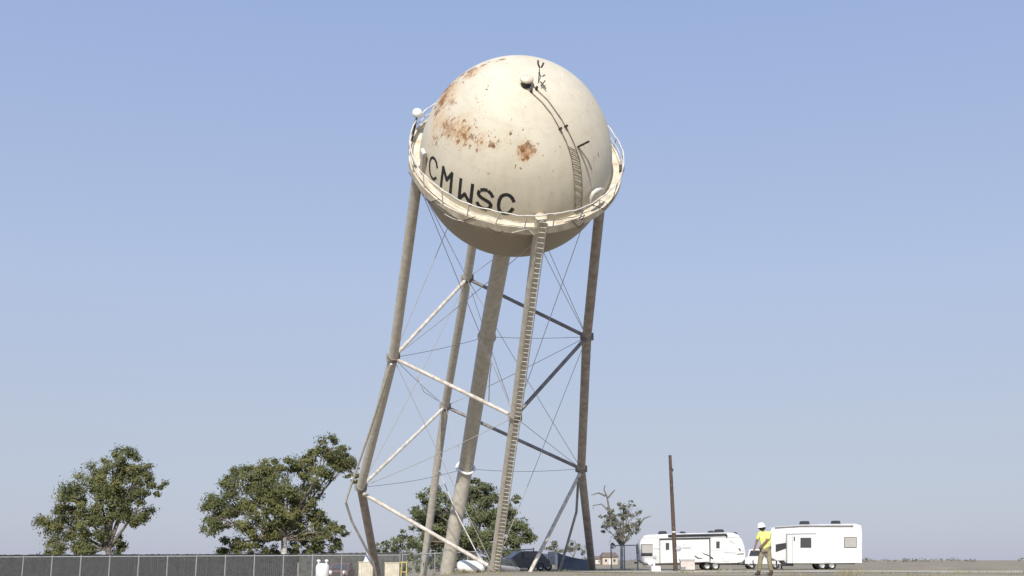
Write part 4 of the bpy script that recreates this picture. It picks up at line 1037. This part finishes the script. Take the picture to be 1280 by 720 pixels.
sub_skin('shirt', ['waist', 'hem', 'chest', 'col', 'shl', 'sl', 'shr', 'sr'], [('waist', 'hem'), ('waist', 'chest'), ('chest', 'col'), ('chest', 'shl'), ('shl', 'sl'), ('chest', 'shr'), ('shr', 'sr')],
         dict(waist=(.19, .15), hem=(.195, .155), chest=(.19, .15), col=.085, shl=.095, sl=.078, shr=.095, sr=.078), 'shirt', ex)
ex2 = {'pv': (0, 0, .95), 'cl': tuple(Vector(J['knl']).lerp(Vector(J['anl']), .93)), 'cr': tuple(Vector(J['knr']).lerp(Vector(J['anr']), .93))}
sub_skin('trousers', ['pv', 'hpl', 'knl', 'cl', 'hpr', 'knr', 'cr'], [('pv', 'hpl'), ('hpl', 'knl'), ('knl', 'cl'), ('pv', 'hpr'), ('hpr', 'knr'), ('knr', 'cr')],
         dict(pv=(.165, .13), hpl=.115, knl=.092, cl=.078, hpr=.115, knr=.092, cr=.078), 'khaki', ex2)
for a, t in (('anl', 'tol'), ('anr', 'tor')):
    p = Vector(J[a]); q = Vector(J[t]); q = q + Vector((-.035, 0, -.005)); heel = p + (p - q).normalized() * .05; heel.z = .045
    skin_mesh('boot', [p + Vector((0, 0, .10)), Vector((p.x, p.y, .06)), q + Vector((0, 0, .015)), heel], [(0, 1), (1, 2), (1, 3)], [.068, .062, .048, .05], 'boot', man, 1)
T = Matrix.Translation(b)
fh = T @ frame_at(Vector((-.11, 0, 1.655)), Vector((-.16, -.05, 1)))
MB().lathe([(.135, .0), (.165, -.014), (.170, -.004), (.136, .016), (.132, .06), (.115, .11), (.072, .145), (.001, .158)], fh, 28).build('hard_hat', M['white'], man)
MB().lathe([(.096, .03), (.112, -.02), (.112, -.07), (.09, -.10), (.001, -.10)], T @ frame_at(Vector((-.088, -.01, 1.655)), Vector((-.1, 0, 1))), 18).build('hair', M['hair'], man)
# nose, ears
MB().lathe([(.001, .035), (.014, .02), (.02, 0), (.001, -.01)], T @ frame_at(Vector((-.19, .01, 1.60)), Vector((-1, .05, -.15))), 10).build('nose', M['skin'], man)
for s in (-1, 1): MB().lathe([(.001, .012), (.02, .012), (.034, 0), (.001, -.01)], T @ frame_at(Vector((-.09, s * .105, 1.605)), Vector((.2, s, 0))), 12).build('ear', M['skin'], man)

# ------------------------------------------------------------------ dry weeds on the ground
rng = random.Random(77); wd = MB()
for i in range(520):
    Y = rng.choice((rng.uniform(30, 60), rng.uniform(60, 79), rng.uniform(96, 104))); x = rng.uniform(-.42, .42) * Y; rad = rng.uniform(.1, .5); hh = rng.uniform(.05, .22)
    for k in range(rng.randint(8, 18)):
        p = Vector((x + rng.gauss(0, rad), Y + rng.gauss(0, rad), 0)); p.z = ground_z(p.x, p.y) - .01
        t = Vector((rng.gauss(0, .35), rng.gauss(0, .35), 1)) * hh * rng.uniform(.5, 1.3); w = Vector((rng.uniform(-1, 1), rng.uniform(-1, 1), 0)).normalized() * .012
        wd.add([p - w, p + w, p + t], [(0, 1, 2)])
M['weeds'] = mat('dry_weeds', (0.30, 0.26, 0.13), .9, var=.25, scale=.7, c2=(0.16, 0.16, 0.07))
wd.build('dry_weeds', M['weeds'], kind='stuff', label='tufts of dry weeds scattered over the dirt', cat='weeds')
